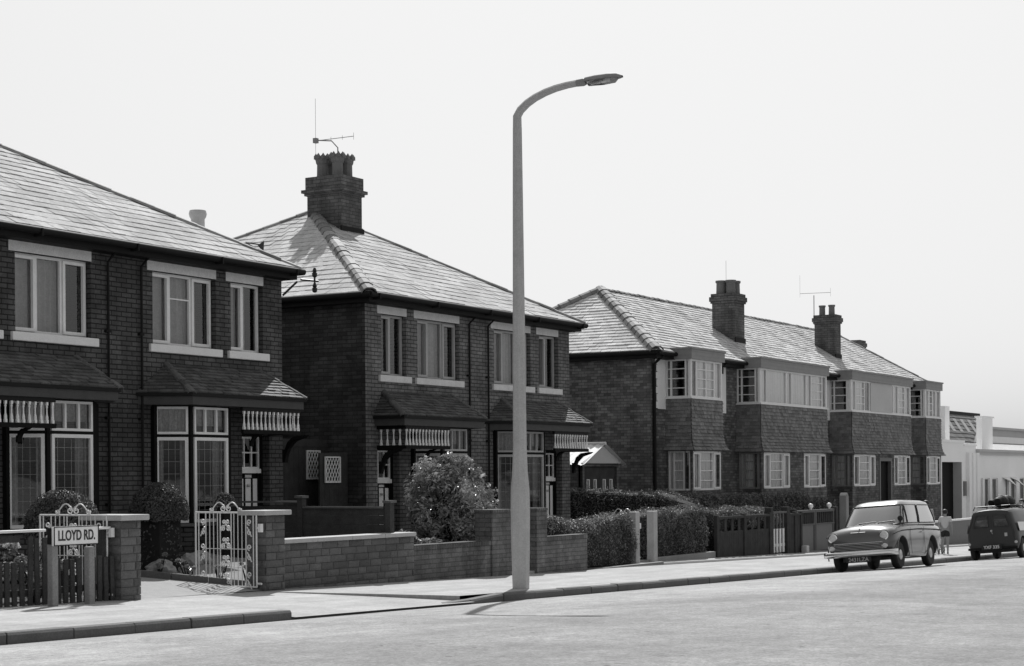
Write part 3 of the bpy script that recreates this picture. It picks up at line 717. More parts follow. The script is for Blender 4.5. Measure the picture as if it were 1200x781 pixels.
        bay = bx.build('bay', M['brick3'], h)
        # hung tiles, flared at the foot
        tm = MB(); zz = [3.93,3.0,2.72,2.52]; oo = [0,.0,.04,.13]
        for k in range(3):
            z1, z0, o1, o0 = zz[k], zz[k+1], oo[k], oo[k+1]; nr = max(2, round((z1-z0)/.1))
            slates(tm, (a-o0,yF-o0,z0),(b+o0,yF-o0,z0),(a-o1,yF-o1,z1),(b+o1,yF-o1,z1), nr, .17, .028, (0,-1,.1), bi*9+k)
            slates(tm, (a-o0,YW,z0),(a-o0,yF-o0,z0),(a-o1,YW,z1),(a-o1,yF-o1,z1), nr, .17, .02, (-1,0,.1), bi*9+k+3)
            slates(tm, (b+o0,yF-o0,z0),(b+o0,YW,z0),(b+o1,yF-o1,z1),(b+o1,YW,z1), nr, .17, .02, (1,0,.1), bi*9+k+5)
            tm.box(a+.01,b-.01,yF+.01,YW,z0+.005,z1-.005)
        tm.box(a-.11,b+.11,yF-.11,YW,2.515,2.535)
        tm.build('tile_hanging', M['hang'], bay)
        fm = MB(); fm.box(a-.06,b+.06,yF-.06,YW-.1,zt0,zt1-.05); fm.box(a-.09,b+.09,yF-.09,YW-.05,zt1-.05,zt1)
        sb_ = MB(); sb_.box(a-.04,b+.04,yF-.04,YW,3.93,3.965); sb_.build('sill', M['cream'], bay)
        for q in (.1,.2): fm.box(a-.066,b+.066,yF-.066,YW-.12,zt0+q,zt0+q+.006)
        fm.build('bay_fascia', M['fasc'], bay)
        # upper windows: fronts and sides
        wd = b-a
        if bi == 0: frs = [.2,.5,.76]; cu = ((.2,1),)
        elif bi == 1: frs = [.1,.38,.46,.68,.76,.93]; cu = ((0,1),)
        elif bi == 2: frs = [.08,.22,.3,.7,.78,.9]; cu = ((0,.22),(.3,1))
        else: frs = [.25,.5,.7]; cu = ((0,.45),(.55,.95))
        lights_window(bay, FRONT(yF), a, b, 3.965, zt0, .02, frs, M['cream'], (), cu, t=.05, glass='glass3', seed=bi, bars=[(k,(.25,.5,.75)) for k in ((1,2),(5,),(1,5),(1,))[bi]], name='upper_window', cmat='curtain3', cd=.085)
        lights_window(bay, frameM((a,0,0), (0,-1,0), (-1,0,0)), -YW+.01, -yF-.0, 3.965, zt0, .02, (.2,.78), M['cream'], (), ((.75,1),), t=.045, glass='glass3', seed=bi+20, bars=[(1,(.25,.5,.75)),(0,(.25,.5,.75))], name='upper_window', cmat='curtain3', cd=.085)
        lights_window(bay, frameM((b,0,0), (0,1,0), (1,0,0)), yF, YW-.01, 3.965, zt0, .02, (.5,), M['cream'], (), ((0,1),), t=.045, glass='glass3', seed=bi+30, name='upper_window', cmat='curtain3', cd=.085)
        if bi == 2:
            pm = MB(FRONT(yF)); pm.box(lerp(a,b,.31),lerp(a,b,.67),-.05,-.004,4.0,zt0-.02); pm.build('blank_panel', M['rend2'], bay)
        for k, (x0,x1) in enumerate(gw):
            lights_window(bay, FRONT(yF), x0, x1, 1.42, 2.5, .02, (.27,.73), M['white'], (0,2), ((.03,.97),) if bi < 2 else ((.27,.97),), t=.05, glass='glass3', seed=bi*5+k, bars=[(1,(.25,.5,.75))], name='lower_window', cmat='curtain3', cd=.085, ct=.06)
        lights_window(bay, frameM((a+.05,0,0), (0,-1,0), (-1,0,0)), -YW+.05, -yF-.06, 1.42, 2.5, .02, (.25,.7), M['white'] if bi == 0 else M['fasc'], (), ((0,1),), t=.045, glass='glass3', seed=bi+50, bars=[(1,(.25,.5,.75))], name='lower_window', cmat='curtain3', cd=.085)
        if bi == 0: lights_window(bay, frameM((b-.05,0,0), (0,1,0), (1,0,0)), yF+.06, YW-.05, 1.42, 2.5, .02, (.5,), M['white'], (), (), t=.045, glass='glass3', name='lower_window')
        if bi == 2:
            dm = MB(FRONT(yF)); dm.box(59.2,60.35,-.18,-.12,-.7,2.3); dm.build('entrance_door', M['dark'], bay)
            dm = MB(FRONT(yF)); dm.box(59.1,59.22,-.1,.02,-.7,2.4); dm.box(60.33,60.45,-.1,.02,-.7,2.4); dm.box(59.22,60.33,-.1,.02,2.28,2.4); dm.build('door_surround', M['mid'], bay)
    return h
h3 = flats()

# side passage gate with diamond-lattice windows, between the two pairs of houses
g = thing('passage_doors', (26.9,20.6,gard(27)), 'dark boarded double doors with white diamond lattice windows between the houses', 'doors')
mb = MB()
for i in range(17): mb.box(25.62+.153*i,25.62+.153*i+.147,20.95,21.0,gard(27),2.55)
mb.box(25.6,28.2,20.93,21.02,2.45,2.6); mb.build('boards', M['wood'], g)
mb = MB()
for i in range(6): mb.box(27.28+.153*i,27.28+.153*i+.147,20.42,20.46,gard(27),2.32)
lf_ = mb.build('open_leaf', M['wood'], g)
for (x0,x1,z0,z1,yy) in ((27.51,27.95,1.81,2.38,20.93),(27.4,27.9,1.74,2.25,20.4)):
    lt = MB(FRONT(yy)); ring(lt, x0, x1, z0, z1, .024, 0, .03); m_, dzz = 1.75, .16
    for sgn in (1,-1):
        for k in range(-12,13):
            q0 = z0+k*dzz if sgn > 0 else z0+k*dzz+.0
            f = lambda u: q0+sgn*m_*(u-x0)
            us = sorted([x0, x1, x0+sgn*(z0-q0)/m_, x0+sgn*(z1-q0)/m_]); us = [u for u in us if x0-1e-6 <= u <= x1+1e-6 and z0-1e-4 <= f(u) <= z1+1e-4]
            if len(us) > 1 and us[-1]-us[0] > .02: lt.tube([(us[0],.012+.003*sgn,f(us[0])),(us[-1],.012+.003*sgn,f(us[-1]))], .009, 4)
    wo = lt.build('lattice_window', M['white'], g)
    pn = MB(FRONT(yy)); pn.quad((x0,-.01,z0),(x1,-.01,z0),(x1,-.01,z1),(x0,-.01,z1)); pn.build('pane', M['black'], wo)
# garage
g = thing('garage', (40.1,21,gard(40)), 'small brick garage with white corrugated gable roof and narrow windowed doors', 'garage')
zb = gard(40); mb = MB()
mb.M = FRONT(21.0); wall(mb, 39.1, 41.1, zb-.4, 2.16, [(39.2,41.0,zb-.4,2.08)], .12)
mb.M = None; mb.box(39.1,39.22,21.12,25,zb-.4,2.16); mb.box(40.98,41.1,21.12,25,zb-.4,2.16)
mb.build('wall', M['porchbrick'], g)
mb = MB(FRONT(21.0)); mb.prism([(39.02,2.16),(41.18,2.16),(40.1,2.62)], 'y', -.1, .06); mb.build('gable', M['rend2'], g)
mb = MB(); n = 40
for sg in (-1,1):
    vs = []
    for i in range(n+1):
        y = lerp(20.85,25.1,i/n); o = .018*math.cos(i*PI)
        vs += [V((40.1+sg*1.16,y,2.12+o)), V((40.1,y,2.66+o))]
    mb.add(vs, [(2*i,2*i+2,2*i+3,2*i+1) for i in range(n)])
mb.tube([(40.1,20.85,2.67),(40.1,25.1,2.67)], .045, 6); mb.build('roof', M['corr'], g)
for sg in (0,1):
    mb = MB(FRONT(21.0)); x0 = 39.22+.885*sg; mb.box(x0,x0+.875,-.1,-.05,zb,2.06); d = mb.build('garage_door', M['wood'], g)
    for k in range(2):
        wn = MB(FRONT(21.0)); x = x0+.24+.38*k; ring(wn, x-.07, x+.07, 1.05, 1.75, .02, -.05, -.03); wn.box(x+.03,x+.07,-.05,-.024,1.05,1.75); wn.build('window', M['cream'], d)

# ------------------------------------------------------------------ boundary walls and gates
def wbox(name, x0, x1, y0, y1, zt, mat, label, cat, cope=None, cname='coping', parent=None):
    o = MB(); o.add([(x0,y0,gz(x0)-.2),(x1,y0,gz(x1)-.2),(x1,y1,gz(x1)-.2),(x0,y1,gz(x0)-.2),(x0,y0,zt),(x1,y0,zt),(x1,y1,zt),(x0,y1,zt)],
          [(3,2,1,0),(4,5,6,7),(0,1,5,4),(1,2,6,5),(2,3,7,6),(3,0,4,7)])
    return o
def block_wall(x0, x1, y0, y1, zt, seed=1, bw=.3, bh=.108):
    rr = random.Random(seed); o = wbox('', x0+.012, x1-.012, y0+.018, y1-.018, zt, None, '', '')
    zb = min(gz(x0),gz(x1))-.1
    def face(P, u, n, L_):
        z = zt; row = 0
        while z > zb:
            a = -(.5 if row % 2 else 0)*bw
            while a < L_:
                w_ = bw*rr.choice((.7,1,1,1.3)); b = min(a+w_, L_); a0 = max(a,0)
                if b-a0 > .03:
                    g = .005; k = 5; m = 3; vs = []; pr = rr.uniform(.004,.012); ph = rr.random()*50; tone = rr.random()
                    for i in range(k+1):
                        for j in range(m+1):
                            uu = lerp(a0+g,b-g,i/k); zz = lerp(z-bh+g,z-g,j/m); edge = 0 if i in (0,k) or j in (0,m) else 1
                            d = .0 if not edge else pr+.012*abs(noise.noise(V((uu*9+ph,zz*14,ph))))
                            vs.append(V(P)+V(u)*uu+V(n)*(d-.004)+V((0,0,zz)))
                    fs = [(i*(m+1)+j,(i+1)*(m+1)+j,(i+1)*(m+1)+j+1,i*(m+1)+j+1) for i in range(k) for j in range(m)]
                    o.add(vs, fs, tone)
                a += w_
            z -= bh; row += 1
    face((x0,y0,0),(1,0,0),(0,-1,0),x1-x0); face((x1,y0,0),(0,1,0),(1,0,0),y1-y0); face((x0,y1,0),(0,-1,0),(-1,0,0),y1-y0)
    return o
# left stone pillar
t = thing('stone_pillar', (17.0,16.0,pav(17,15.9)), 'rock faced stone gate pillar with flat coping beside the street name sign', 'gate pillar')
block_wall(16.82,17.2,15.78,16.3,1.3,1).build('shaft', M['block'], t)
mb = MB(); mb.box(16.74,17.28,15.7,16.42,1.3,1.375); mb.build('coping', M['cope'], t, bevel=.012)
t = thing('garden_wall', (22,16,pav(22,16)), 'low rock faced stone wall with pale coping and taller end pillar by the open gate', 'garden wall')
block_wall(19.84,20.28,15.82,16.2,1.3,2).build('pillar', M['block'], t)
mb = MB(); mb.box(19.74,20.37,15.76,16.26,1.3,1.37); mb.build('pillar_coping', M['cope'], t, bevel=.012)
block_wall(20.285,23.86,15.95,16.2,.87,3).build('wall', M['block'], t)
mb = MB()
for i in range(4): mb.box(20.29+i*.893,20.29+(i+1)*.893-.006,15.9,16.26,.87,.935)
mb.build('coping', M['cope'], t, bevel=.012)
t = thing('garden_wall', (25.4,16,pav(25,16)), 'low brick wall with brick on edge capping and gate pier behind the lamp column', 'garden wall')
wbox('', 23.87,26.3,15.97,16.2,.62,None,'','').build('wall', M['wallbrick'], t)
wbox('', 26.305,26.98,15.94,16.3,1.2,None,'','').build('pier', M['wallbrick'], t, bevel=.01)
mb = MB()
for i in range(31): mb.box(23.87+i*.0785,23.87+i*.0785+.072,15.955,16.215,.62,.715,rnd=R.random())
for i in range(8): mb.box(26.3+i*.085,26.3+i*.085+.078,15.925,16.315,1.2,1.25)
mb.build('capping', M['porchbrick'], t, bevel=.006)
t = thing('garden_wall', (28.9,16,pav(29,16)), 'short brick wall with tall pier and hedge behind, right of the lamp column', 'garden wall')
wbox('', 27.9,28.28,15.94,16.5,1.2,None,'','').build('pier', M['wallbrick'], t, bevel=.01)
wbox('', 28.285,29.9,15.97,16.2,.62,None,'','').build('wall', M['wallbrick'], t)
mb = MB()
for i in range(20): mb.box(28.29+i*.0805,28.29+i*.0805+.074,15.955,16.215,.62,.715)
for i in range(5): mb.box(27.89+i*.08,27.89+i*.08+.074,15.925,16.52,1.2,1.25)
mb.build('capping', M['porchbrick'], t, bevel=.006)
mb = MB(); mb.box(26.98,27.9,16.0,16.35,gz(27.4)+.1,gz(27.4)+.2); tag(mb.build('door_step', M['conc'], loc=(27.4,16.1,gz(27.4)+.1)), 'pale stone step between the brick gate piers', 'step')

# wrought-iron gates, both leaves swung inwards
def scroll(c, r, turns, a0, sgn, n=26, k=.82):
    out = []
    for i in range(n+1):
        t = i/n; a = a0+sgn*turns*2*PI*t; rr = r*(1-t*k); out.append((c[0]+rr*math.cos(a), c[1]+rr*math.sin(a)))
    return out
def gate_leaf(name, hinge, W, H, z0, ang, label):
    t = thing(name, (hinge[0],hinge[1],z0), label, 'gate', 'pair of white wrought iron gates', local=True, rot=(0,0,ang))
    T = lambda pts: [(p[0],0,p[1]) for p in pts]
    fr = MB(); r = .012
    ring_pts = [(0,.03),(W,.03),(W,H),(0,H),(0,.03)]
    for a, b in zip(ring_pts, ring_pts[1:]): fr.tube(T([a,b]), .013, 6)
    fr.tube(T([(.06,.03),(.06,H)]), .009, 5); fr.tube(T([(W-.06,.03),(W-.06,H)]), .009, 5)
    for z in (.08,H-.22): fr.tube([(0,0,z),(-.09,.0,z)], .016, 6)
    fr.box(-.1,-.05,-.03,.03,H-.28,H-.16); fr.build('frame', M['iron'], t)
    bars = MB()
    for f in (.17,.235,.3,.365,.41,.59,.635,.7,.765,.83): bars.tube(T([(W*f,.03),(W*f,H)]), .007 if f not in (.41,.59,.17,.83) else .009, 5)
    bars.tube(T([(W*.17,H*.52),(W*.83,H*.52)]), .006, 5)
    sc = bars; q = .0098
    for k in range(4):
        zc = H*(.14+.235*k); c = W*.5
        for s in (-1,1):
            sc.tube(T([(c+s*W*.085,zc-.1),(c,zc)] + scroll((c-s*.035,zc+.03),.035,1.2,-.6 if s > 0 else PI+.6,s)), q, 5)
            sc.tube(T(scroll((c+s*.045,zc-.06),.042,1.2,PI/2,-s)), q, 5)
    for s, x in ((1,W*.115),(-1,W*.885)):
        for z in (.14,.5,.83):
            sc.tube(T([(x-s*.04,H*z-.16),(x+s*.04,H*z-.02)]), q, 5)
            sc.tube(T(scroll((x,H*z+.05),.045,1.3,-PI/2,s)), q, 5); sc.tube(T(scroll((x,H*z-.1),.04,1.2,PI/2,-s)), q, 5)
    c = W*.5
    for s in (-1,1):
        top = [(c+s*(.02+.26*t), H+.02+.15*math.sin(PI*min(1,(t*.9+.1)))**1.0*(1-.35*t)) for t in [i/12 for i in range(13)]]
        sc.tube(T(top + scroll((c+s*.265,H+.045),.04,1.1,.3 if s > 0 else PI-.3,-s)), .01, 5)
        sc.tube(T(scroll((c+s*.06,H+.06),.055,1.3,PI/2,s)), .009, 5)
    sc.build('bars_and_scrolls', M['iron'], t)
    return t
gate_leaf('iron_gate', (19.76,15.93), 1.17, 1.1, .24, math.radians(88), 'white scrolled iron gate leaf standing open against the stone wall pillar')
gate_leaf('iron_gate', (16.75,15.95), 1.17, 1.1, .27, math.radians(91), 'white scrolled iron gate leaf half hidden behind the street name sign')

# picket fence and street-name sign on the left
t = thing('picket_fence', (15.2,15.9,pav(15,15.9)), 'dark tarred picket fence behind the street name sign at left', 'fence')
mb = MB(); x = 12.2; i = 0
while x < 16.78:
    tall = 15.2 < x < 15.55
    h = (1.15 if tall else .86)+R.uniform(-.03,.03); z = gz(x)+.14; lean = R.uniform(-.015,.015)
    mb.add([(x,15.86,z),(x+.075,15.86,z),(x+.075,15.885,z),(x,15.885,z),(x+lean,15.86,h),(x+.075+lean,15.86,h-.0),(x+.075+lean,15.885,h),(x+lean,15.885,h)],
           [(3,2,1,0),(4,5,6,7),(0,1,5,4),(1,2,6,5),(2,3,7,6),(3,0,4,7)])
    x += .118+R.uniform(-.008,.008)
mb.build('pickets', M['wood'], t, bevel=.006)
mb = MB(); mb.box(12.2,16.8,15.89,15.95,.42,.5); mb.build('rail', M['wood'], t)
mb = MB(); mb.box(12.2,15.2,15.89,15.93,1.08,1.16); mb.build('rail', M['wood'], t)
for x0, x1 in ((12.2,15.62),(16.02,16.75)):
    mb = MB(); mb.box(x0,x1,15.88,15.96,1.195,1.228); mb.build('top_rail', M['cream'], t, bevel=.006)
for q in (13.4,16.72):
    mb = MB(); mb.box(q-.05,q+.05,15.96,16.06,gz(q),1.19); mb.build('post', M['wood'], t)
t = thing('street_name_sign', (15.8,15.55,pav(15.8,15.5)), 'white street name plate reading LLOYD RD. on two concrete posts', 'street sign')
for q, zz in ((15.44,1.2),(16.06,1.0)):
    mb = MB(); mb.box(q-.05,q+.05,15.545,15.64,gz(q)-.1,zz); mb.build('post', M['conc2'], t, bevel=.015)
mb = MB(); mb.box(15.36,16.12,15.49,15.53,1.03,1.265); pl = mb.build('name_plate', M['white'], t, bevel=.008)
mb = MB(FRONT(15.49)); ring(mb, 15.36, 16.12, 1.03, 1.265, .012, 0, .006); mb.build('plate_border', M['gutter'], pl)
textmesh('LLOYD RD.', .175, M['black'], pl, Matrix.Translation((15.742,15.487,1.147)) @ Matrix.Rotation(PI/2,4,'X'), off=.003, ext=.003, sx=.72)
mb = MB(); mb.box(15.36,15.4,15.53,15.6,1.05,1.25); mb.build('plate_bracket', M['gutter'], pl)

# ------------------------------------------------------------------ plants
class Leaves:
    def __init__(s): s.v = []; s.f = []; s.r = []
    def leaf(s, p, n, size, asp=.55, rr=R, rnd=None, spread=.8):
        n = V((n[0]+rr.uniform(-spread,spread), n[1]+rr.uniform(-spread,spread), n[2]+rr.uniform(-spread,spread)))
        if n.length < .1: n = V((0,0,1))
        n.normalize(); t = n.orthogonal().normalized(); t = (Matrix.Rotation(rr.uniform(0,2*PI),3,n) @ t); b = n.cross(t)
        l = size*rr.uniform(.7,1.3); w_ = l*asp; k = len(s.v); p = V(p)
        s.v += [p-t*l*.5, p+b*w_*.5+n*l*.08, p+t*l*.5-n*l*.1, p-b*w_*.5+n*l*.08]
        s.f += [(k,k+1,k+2,k+3)]; q = rr.random() if rnd is None else rnd; s.r += [q]*4
    def build(s, name, mat, parent):
        m = MB(); m.v = s.v; m.f = s.f; m.r = s.r; return m.build(name, mat, parent)
def core(parent, pts_fn, nu, nv, closed=False):
    mb = MB(); vs = [pts_fn(i/nu, j/nv) for i in range(nu+1) for j in range(nv+1)]
    fs = [(i*(nv+1)+j, (i+1)*(nv+1)+j, (i+1)*(nv+1)+j+1, i*(nv+1)+j+1) for i in range(nu) for j in range(nv)]
    fs += [tuple(range(nv+1)), tuple(range(nu*(nv+1), (nu+1)*(nv+1)))]
    mb.add(vs, fs); mb.build('branches', M['core'], parent)
def hedge(path, width, hts, label, count, size=.045, mat='leaf', seed=1, sq=.4, rough=.05, loc=None, ends=True):
    rr = random.Random(seed); pts = [V((p[0],p[1],0)) for p in path]
    seg = [(pts[i+1]-pts[i]).length for i in range(len(pts)-1)]; tot = sum(seg)
    def at(s):
        d = s*tot
        for i, l in enumerate(seg):
            if d <= l or i == len(seg)-1:
                f = min(1, d/l); p = pts[i].lerp(pts[i+1], f); t = (pts[i+1]-pts[i]).normalized(); return p, t, lerp(hts[i],hts[i+1],f)
            d -= l
    mid, _, _ = at(.5); t = thing('hedge', (mid.x,mid.y,gard(mid.x)), label, 'hedge')
    def surf(s, ph, k=1.0):
        p, tg, h = at(max(0,min(1,s))); nrm = V((tg.y,-tg.x,0)); a = ph*PI
        c, sn = math.cos(a), math.sin(a)
        cx_ = math.copysign(abs(c)**sq, c); z = abs(sn)**sq
        zb = gard(p.x)
        e = min(1.0, .55+.45*min(1, min(s,1-s)*tot/.35)) if ends else 1
        pos_ = V((p.x,p.y,0)) + nrm*cx_*width*.5*k*e; pos_.z = zb + h*z*(k*.5+.5)*(e*.3+.7)
        nv = nrm*(abs(c)**(2-sq))*(1 if c > 0 else -1) + V((0,0,abs(sn)**(2-sq)))
        nz = noise.noise(V((p.x*1.3,p.y*1.3,pos_.z*1.6+seed)))*rough*1.6 + noise.noise(V((p.x*4,p.y*4,pos_.z*4+seed)))*rough
        return pos_+nv*nz, nv
    core(t, lambda s, v: surf(s, v, .93)[0], max(8,int(tot*4)), 14)
    lv = Leaves()
    for i in range(count):
        s = rr.random(); ph = rr.random()
        if rr.random() < .08 and ends: s = rr.choice((rr.random()*.02, 1-rr.random()*.02))
        if .0 < ph < 1 and rr.random() < .55:     # more on the flanks
            u = rr.random()**1.0; ph = (math.asin(u**(1/sq))/PI) if rr.random() < .5 else 1-math.asin(u**(1/sq))/PI
        p, n = surf(s, ph); lv.leaf(p + n*(rr.uniform(-.04,.03) if rr.random() < .96 else rr.uniform(.03,.11)), n, size*rr.uniform(.7,1.25), rr=rr)
    lv.build('foliage', M[mat], t); return t
def dome(name, c, rx, rz, label, count, size=.035, mat='leafd', seed=1, stem=0, low=-.25, group=None):
    rr = random.Random(seed); c = V(c); t = thing(name, (c.x,c.y,gard(c.x)), label, 'shrub', group)
    def S(th, ph, k=1):
        d = V((math.cos(th)*math.cos(ph), math.sin(th)*math.cos(ph), math.sin(ph)))
        r_ = 1+.05*noise.noise(d*3+V((seed,0,0)))+.03*noise.noise(d*8)
        return c+V((d.x*rx,d.y*rx,d.z*rz))*r_*k, d
    core(t, lambda u, v: S(u*2*PI, lerp(math.asin(low),PI/2,v), .94)[0], 20, 10)
    lv = Leaves()
    for i in range(count):
        ph = math.asin(rr.uniform(low,1)); p, n = S(rr.random()*2*PI, ph); lv.leaf(p+n*rr.uniform(-.03,.02), n, size, rr=rr)
    if stem:
        for i in range(stem):
            a = rr.random()*2*PI; r_ = rx*.75*math.sqrt(rr.random()); z = rr.uniform(gard(c.x), c.z+low*rz+.1)
            lv.leaf((c.x+r_*math.cos(a),c.y+r_*math.sin(a),z), (math.cos(a),math.sin(a),.2), size*1.6, rr=rr)
        sm = MB()
        for k in range(6): sm.tube([(c.x+rr.uniform(-.1,.1),c.y+rr.uniform(-.1,.1),gard(c.x)-.05),(c.x+rr.uniform(-rx,rx)*.5,c.y+rr.uniform(-rx,rx)*.5,c.z)], [.03,.012], 5)
        sm.box(c.x-rx*.55,c.x+rx*.55,c.y-rx*.5,c.y+rx*.5,gard(c.x),c.z-.05); sm.build('stems', M['core'], t)
    lv.build('foliage', M[mat], t); return t
def shrub(name, c, rx, rz, label, count, size=.09, mat='leafs', seed=1, flowers_and_glints=0, nclump=26, cat='shrub', asp=.45, zb=None):
    rr = random.Random(seed); c = V(c); zb = gard(c.x) if zb is None else zb; t = thing(name, (c.x,c.y,zb), label, cat)
    sm = MB(); cl = []
    for k in range(nclump):
        d = V((rr.gauss(0,1),rr.gauss(0,1),rr.gauss(.15,1))).normalized(); q = c+V((d.x*rx,d.y*rx,d.z*rz))*rr.choice((rr.uniform(.5,.95),rr.uniform(.7,1.12)))
        if q.z < zb+.15: q.z = zb+.15+rr.random()*.2
        cl.append((q, rr.uniform(.14,.27)*max(rx,rz)*1.1, d))
        sm.tube([(c.x+rr.uniform(-.08,.08),c.y,zb-.05), c.lerp(q,.5)+V((0,0,-.1)), q], [.022,.013,.006], 5)
    sm.build('stems', M['core'], t); lv = Leaves(); fl = Leaves()
    per = count//nclump
    for q, r_, d0 in cl:
        tone = rr.random()*.5
        for i in range(per):
            d = V((rr.gauss(0,1),rr.gauss(0,1),rr.gauss(0,1))).normalized(); p = q+d*r_*rr.uniform(.45,1.0)
            if p.z < zb: continue
            lv.leaf(p, d*.6+V((0,0,.8)), size, asp, rr, rnd=tone+rr.random()*.5)
        for i in range(flowers_and_glints):
            d = V((rr.gauss(0,1),rr.gauss(0,1),abs(rr.gauss(0,1)))).normalized(); p = q+d*r_
            for m_ in range(3): fl.leaf(p+V((rr.uniform(-.03,.03),rr.uniform(-.03,.03),rr.uniform(-.02,.03))), d, size*.7, .8, rr)
    lv.build('foliage', M[mat], t)
    if flowers_and_glints: fl.build('blossom_and_glints', M['petal_and_glint'], t)
    return t
dome('clipped_bush', (17.42,17.4,1.18), .5, .5, 'dark clipped dome bush behind the street name sign', 9000, seed=1, stem=500)
dome('clipped_bush', (20.02,18.0,1.32), .43, .45, 'dark clipped dome bush on a shaded stem between pillar and gate', 8000, seed=2, stem=900)
dome('clipped_bush', (22.6,18.9,1.42), .17, .17, 'small round pale bush standing against the near bay window', 1000, seed=4, stem=60, mat='leafs', size=.03)
shrub('leafy_shrub', (27.0,17.25,1.17), .7, 1.0, 'large bushy shrub with pale shiny leaves behind the low brick wall', 12000, .1, seed=3, flowers_and_glints=2, nclump=80, asp=.36)  # pale petals here stand in for highlights on its shiny leaves
shrub('leafy_shrub', (28.75,18.2,.9), .7, .85, 'dark leafy shrub beside the lamp column in front of the bay', 6000, .07, 'leafd', seed=8, nclump=24)
shrub('low_plant', (24.55,16.55,.6), .5, .28, 'low pale leafed plant spilling over the end of the brick wall', 1300, .1, 'leafs', seed=9, flowers_and_glints=1, nclump=14, cat='plant')
shrub('low_plant', (14.75,16.4,.92), .7, .22, 'pale flowering plants behind the picket fence at left edge', 1500, .09, 'leafs', seed=12, flowers_and_glints=9, nclump=22, cat='plant')
shrub('low_plant', (15.75,16.25,.55), .35, .45, 'white flowering plant behind the street sign posts', 700, .08, 'leafs', seed=13, flowers_and_glints=2, nclump=10, cat='plant')
hedge([(28.45,16.6),(29.2,16.6),(30.3,16.75),(33.75,17.15)], .75, [1.15,1.0,.86,1.13], 'low clipped hedge with dipping top between brick wall and gate posts', 16000, seed=1)
hedge([(34.95,17.6),(36.5,17.65),(38.3,17.65),(38.55,17.9),(38.7,18.6),(38.7,19.3),(38.7,21.9)], .85, [1.08,1.12,1.2,1.42,1.58,1.6,1.6], 'tall dark hedge curving down to the pavement right of the gate posts', 30000, seed=2, sq=.33)
hedge([(39.1,18.0),(40.3,18.0),(41.5,18.0)], .8, [1.12,1.1,1.2], 'sunlit hedge top showing above the dark boarded fence', 6000, seed=3)
dome('clipped_bush', (41.2,18.1,.6), .85, .45, 'rounded bush with sunlit top above the dark boarded fence', 4500, seed=6, mat='leaf', size=.045)
dome('clipped_bush', (43.2,18.2,.5), .9, .5, 'rounded bush behind the slatted garden gate', 4500, seed=7, mat='leaf', size=.045)
hedge([(40.3,19.3),(43,19.2),(48.2,18.9),(50.9,18.8)], .8, [1.56,1.56,1.56,1.5], 'long untrimmed dark hedge in front of the flats', 22000, .06, seed=5, rough=.09)
# rockery by the drive
for i, (x,y,s,zq) in enumerate(((19.8,17.75,.2,.42),(20.4,18.0,.16,.47),(20.9,18.15,.16,.5),(20.15,17.6,.1,.42),(21.3,18.3,.18,.5),(19.4,17.65,.09,.4))):
    mb = MB()
    bmx = bmesh.new(); bmesh.ops.create_icosphere(bmx, subdivisions=3, radius=1)
    for v in bmx.verts:
        d = v.co.copy(); k = 1+.35*noise.noise(d*1.3+V((i*3.1,0,0)))+.15*noise.noise(d*3+V((i,2,0)))
        v.co = V((d.x*1.2,d.y,d.z*.8))*s*k + V((x,y,zq+s*.3))
    mb.add([v.co for v in bmx.verts], [tuple(v.index for v in f.verts) for f in bmx.faces]); bmx.free()
    lab = ['largest pale rockery stone beside the garden path', 'small stone just right of the largest rockery stone', 'rounded rockery stone below the dome bush', 'low rockery stone near the path edging', 'wide rockery stone behind the open gate', 'small stone beside the stone gate pillar'][i]
    tag(mb.build('rockery_stone', M['rock'], loc=(x,y,zq), smooth=30), lab, 'stone')
for i, (x,y,zq,lab) in enumerate(((19.45,17.5,.4,'small leafy rockery plant by the path edge'),(19.75,17.2,.35,'spiky leafy plant in middle of rockery'),(20.1,16.9,.33,'low leafy plant at foot of the open gate'),(20.5,16.7,.3,'leafy clump seen through the iron gate'),(20.6,18.3,.5,'tufted plant at the back of the rockery'))):
    shrub('rockery_plant', (x,y,zq+.1), .15, .15, lab, 220, .06, 'leafs', seed=20+i, nclump=6, cat='plant', zb=zq)
e = MB(); P, Q = V((EB[0],EB[1],0)), V((EA[0],EA[1],0))
for i in range(3):
    a, b = P.lerp(Q,i/3+.004), P.lerp(Q,(i+1)/3-.004); d = (Q-P).normalized(); n = V((d.y,-d.x,0))*.045
    za, zb_ = gpath(a.x,a.y), gpath(b.x,b.y)
    e.add([V((a.x,a.y,za-.08))-n,V((b.x,b.y,zb_-.08))-n,V((b.x,b.y,zb_-.08))+n,V((a.x,a.y,za-.08))+n,V((a.x,a.y,za+.1))-n,V((b.x,b.y,zb_+.1))-n,V((b.x,b.y,zb_+.1))+n,V((a.x,a.y,za+.1))+n],
      [(3,2,1,0),(4,5,6,7),(0,1,5,4),(1,2,6,5),(2,3,7,6),(3,0,4,7)])
tag(e.build('garden_edging', M['kerb'], loc=(19.5,17.0,gard(20)), bevel=.01), 'low stone edging along the drive behind the iron gate', 'edging')

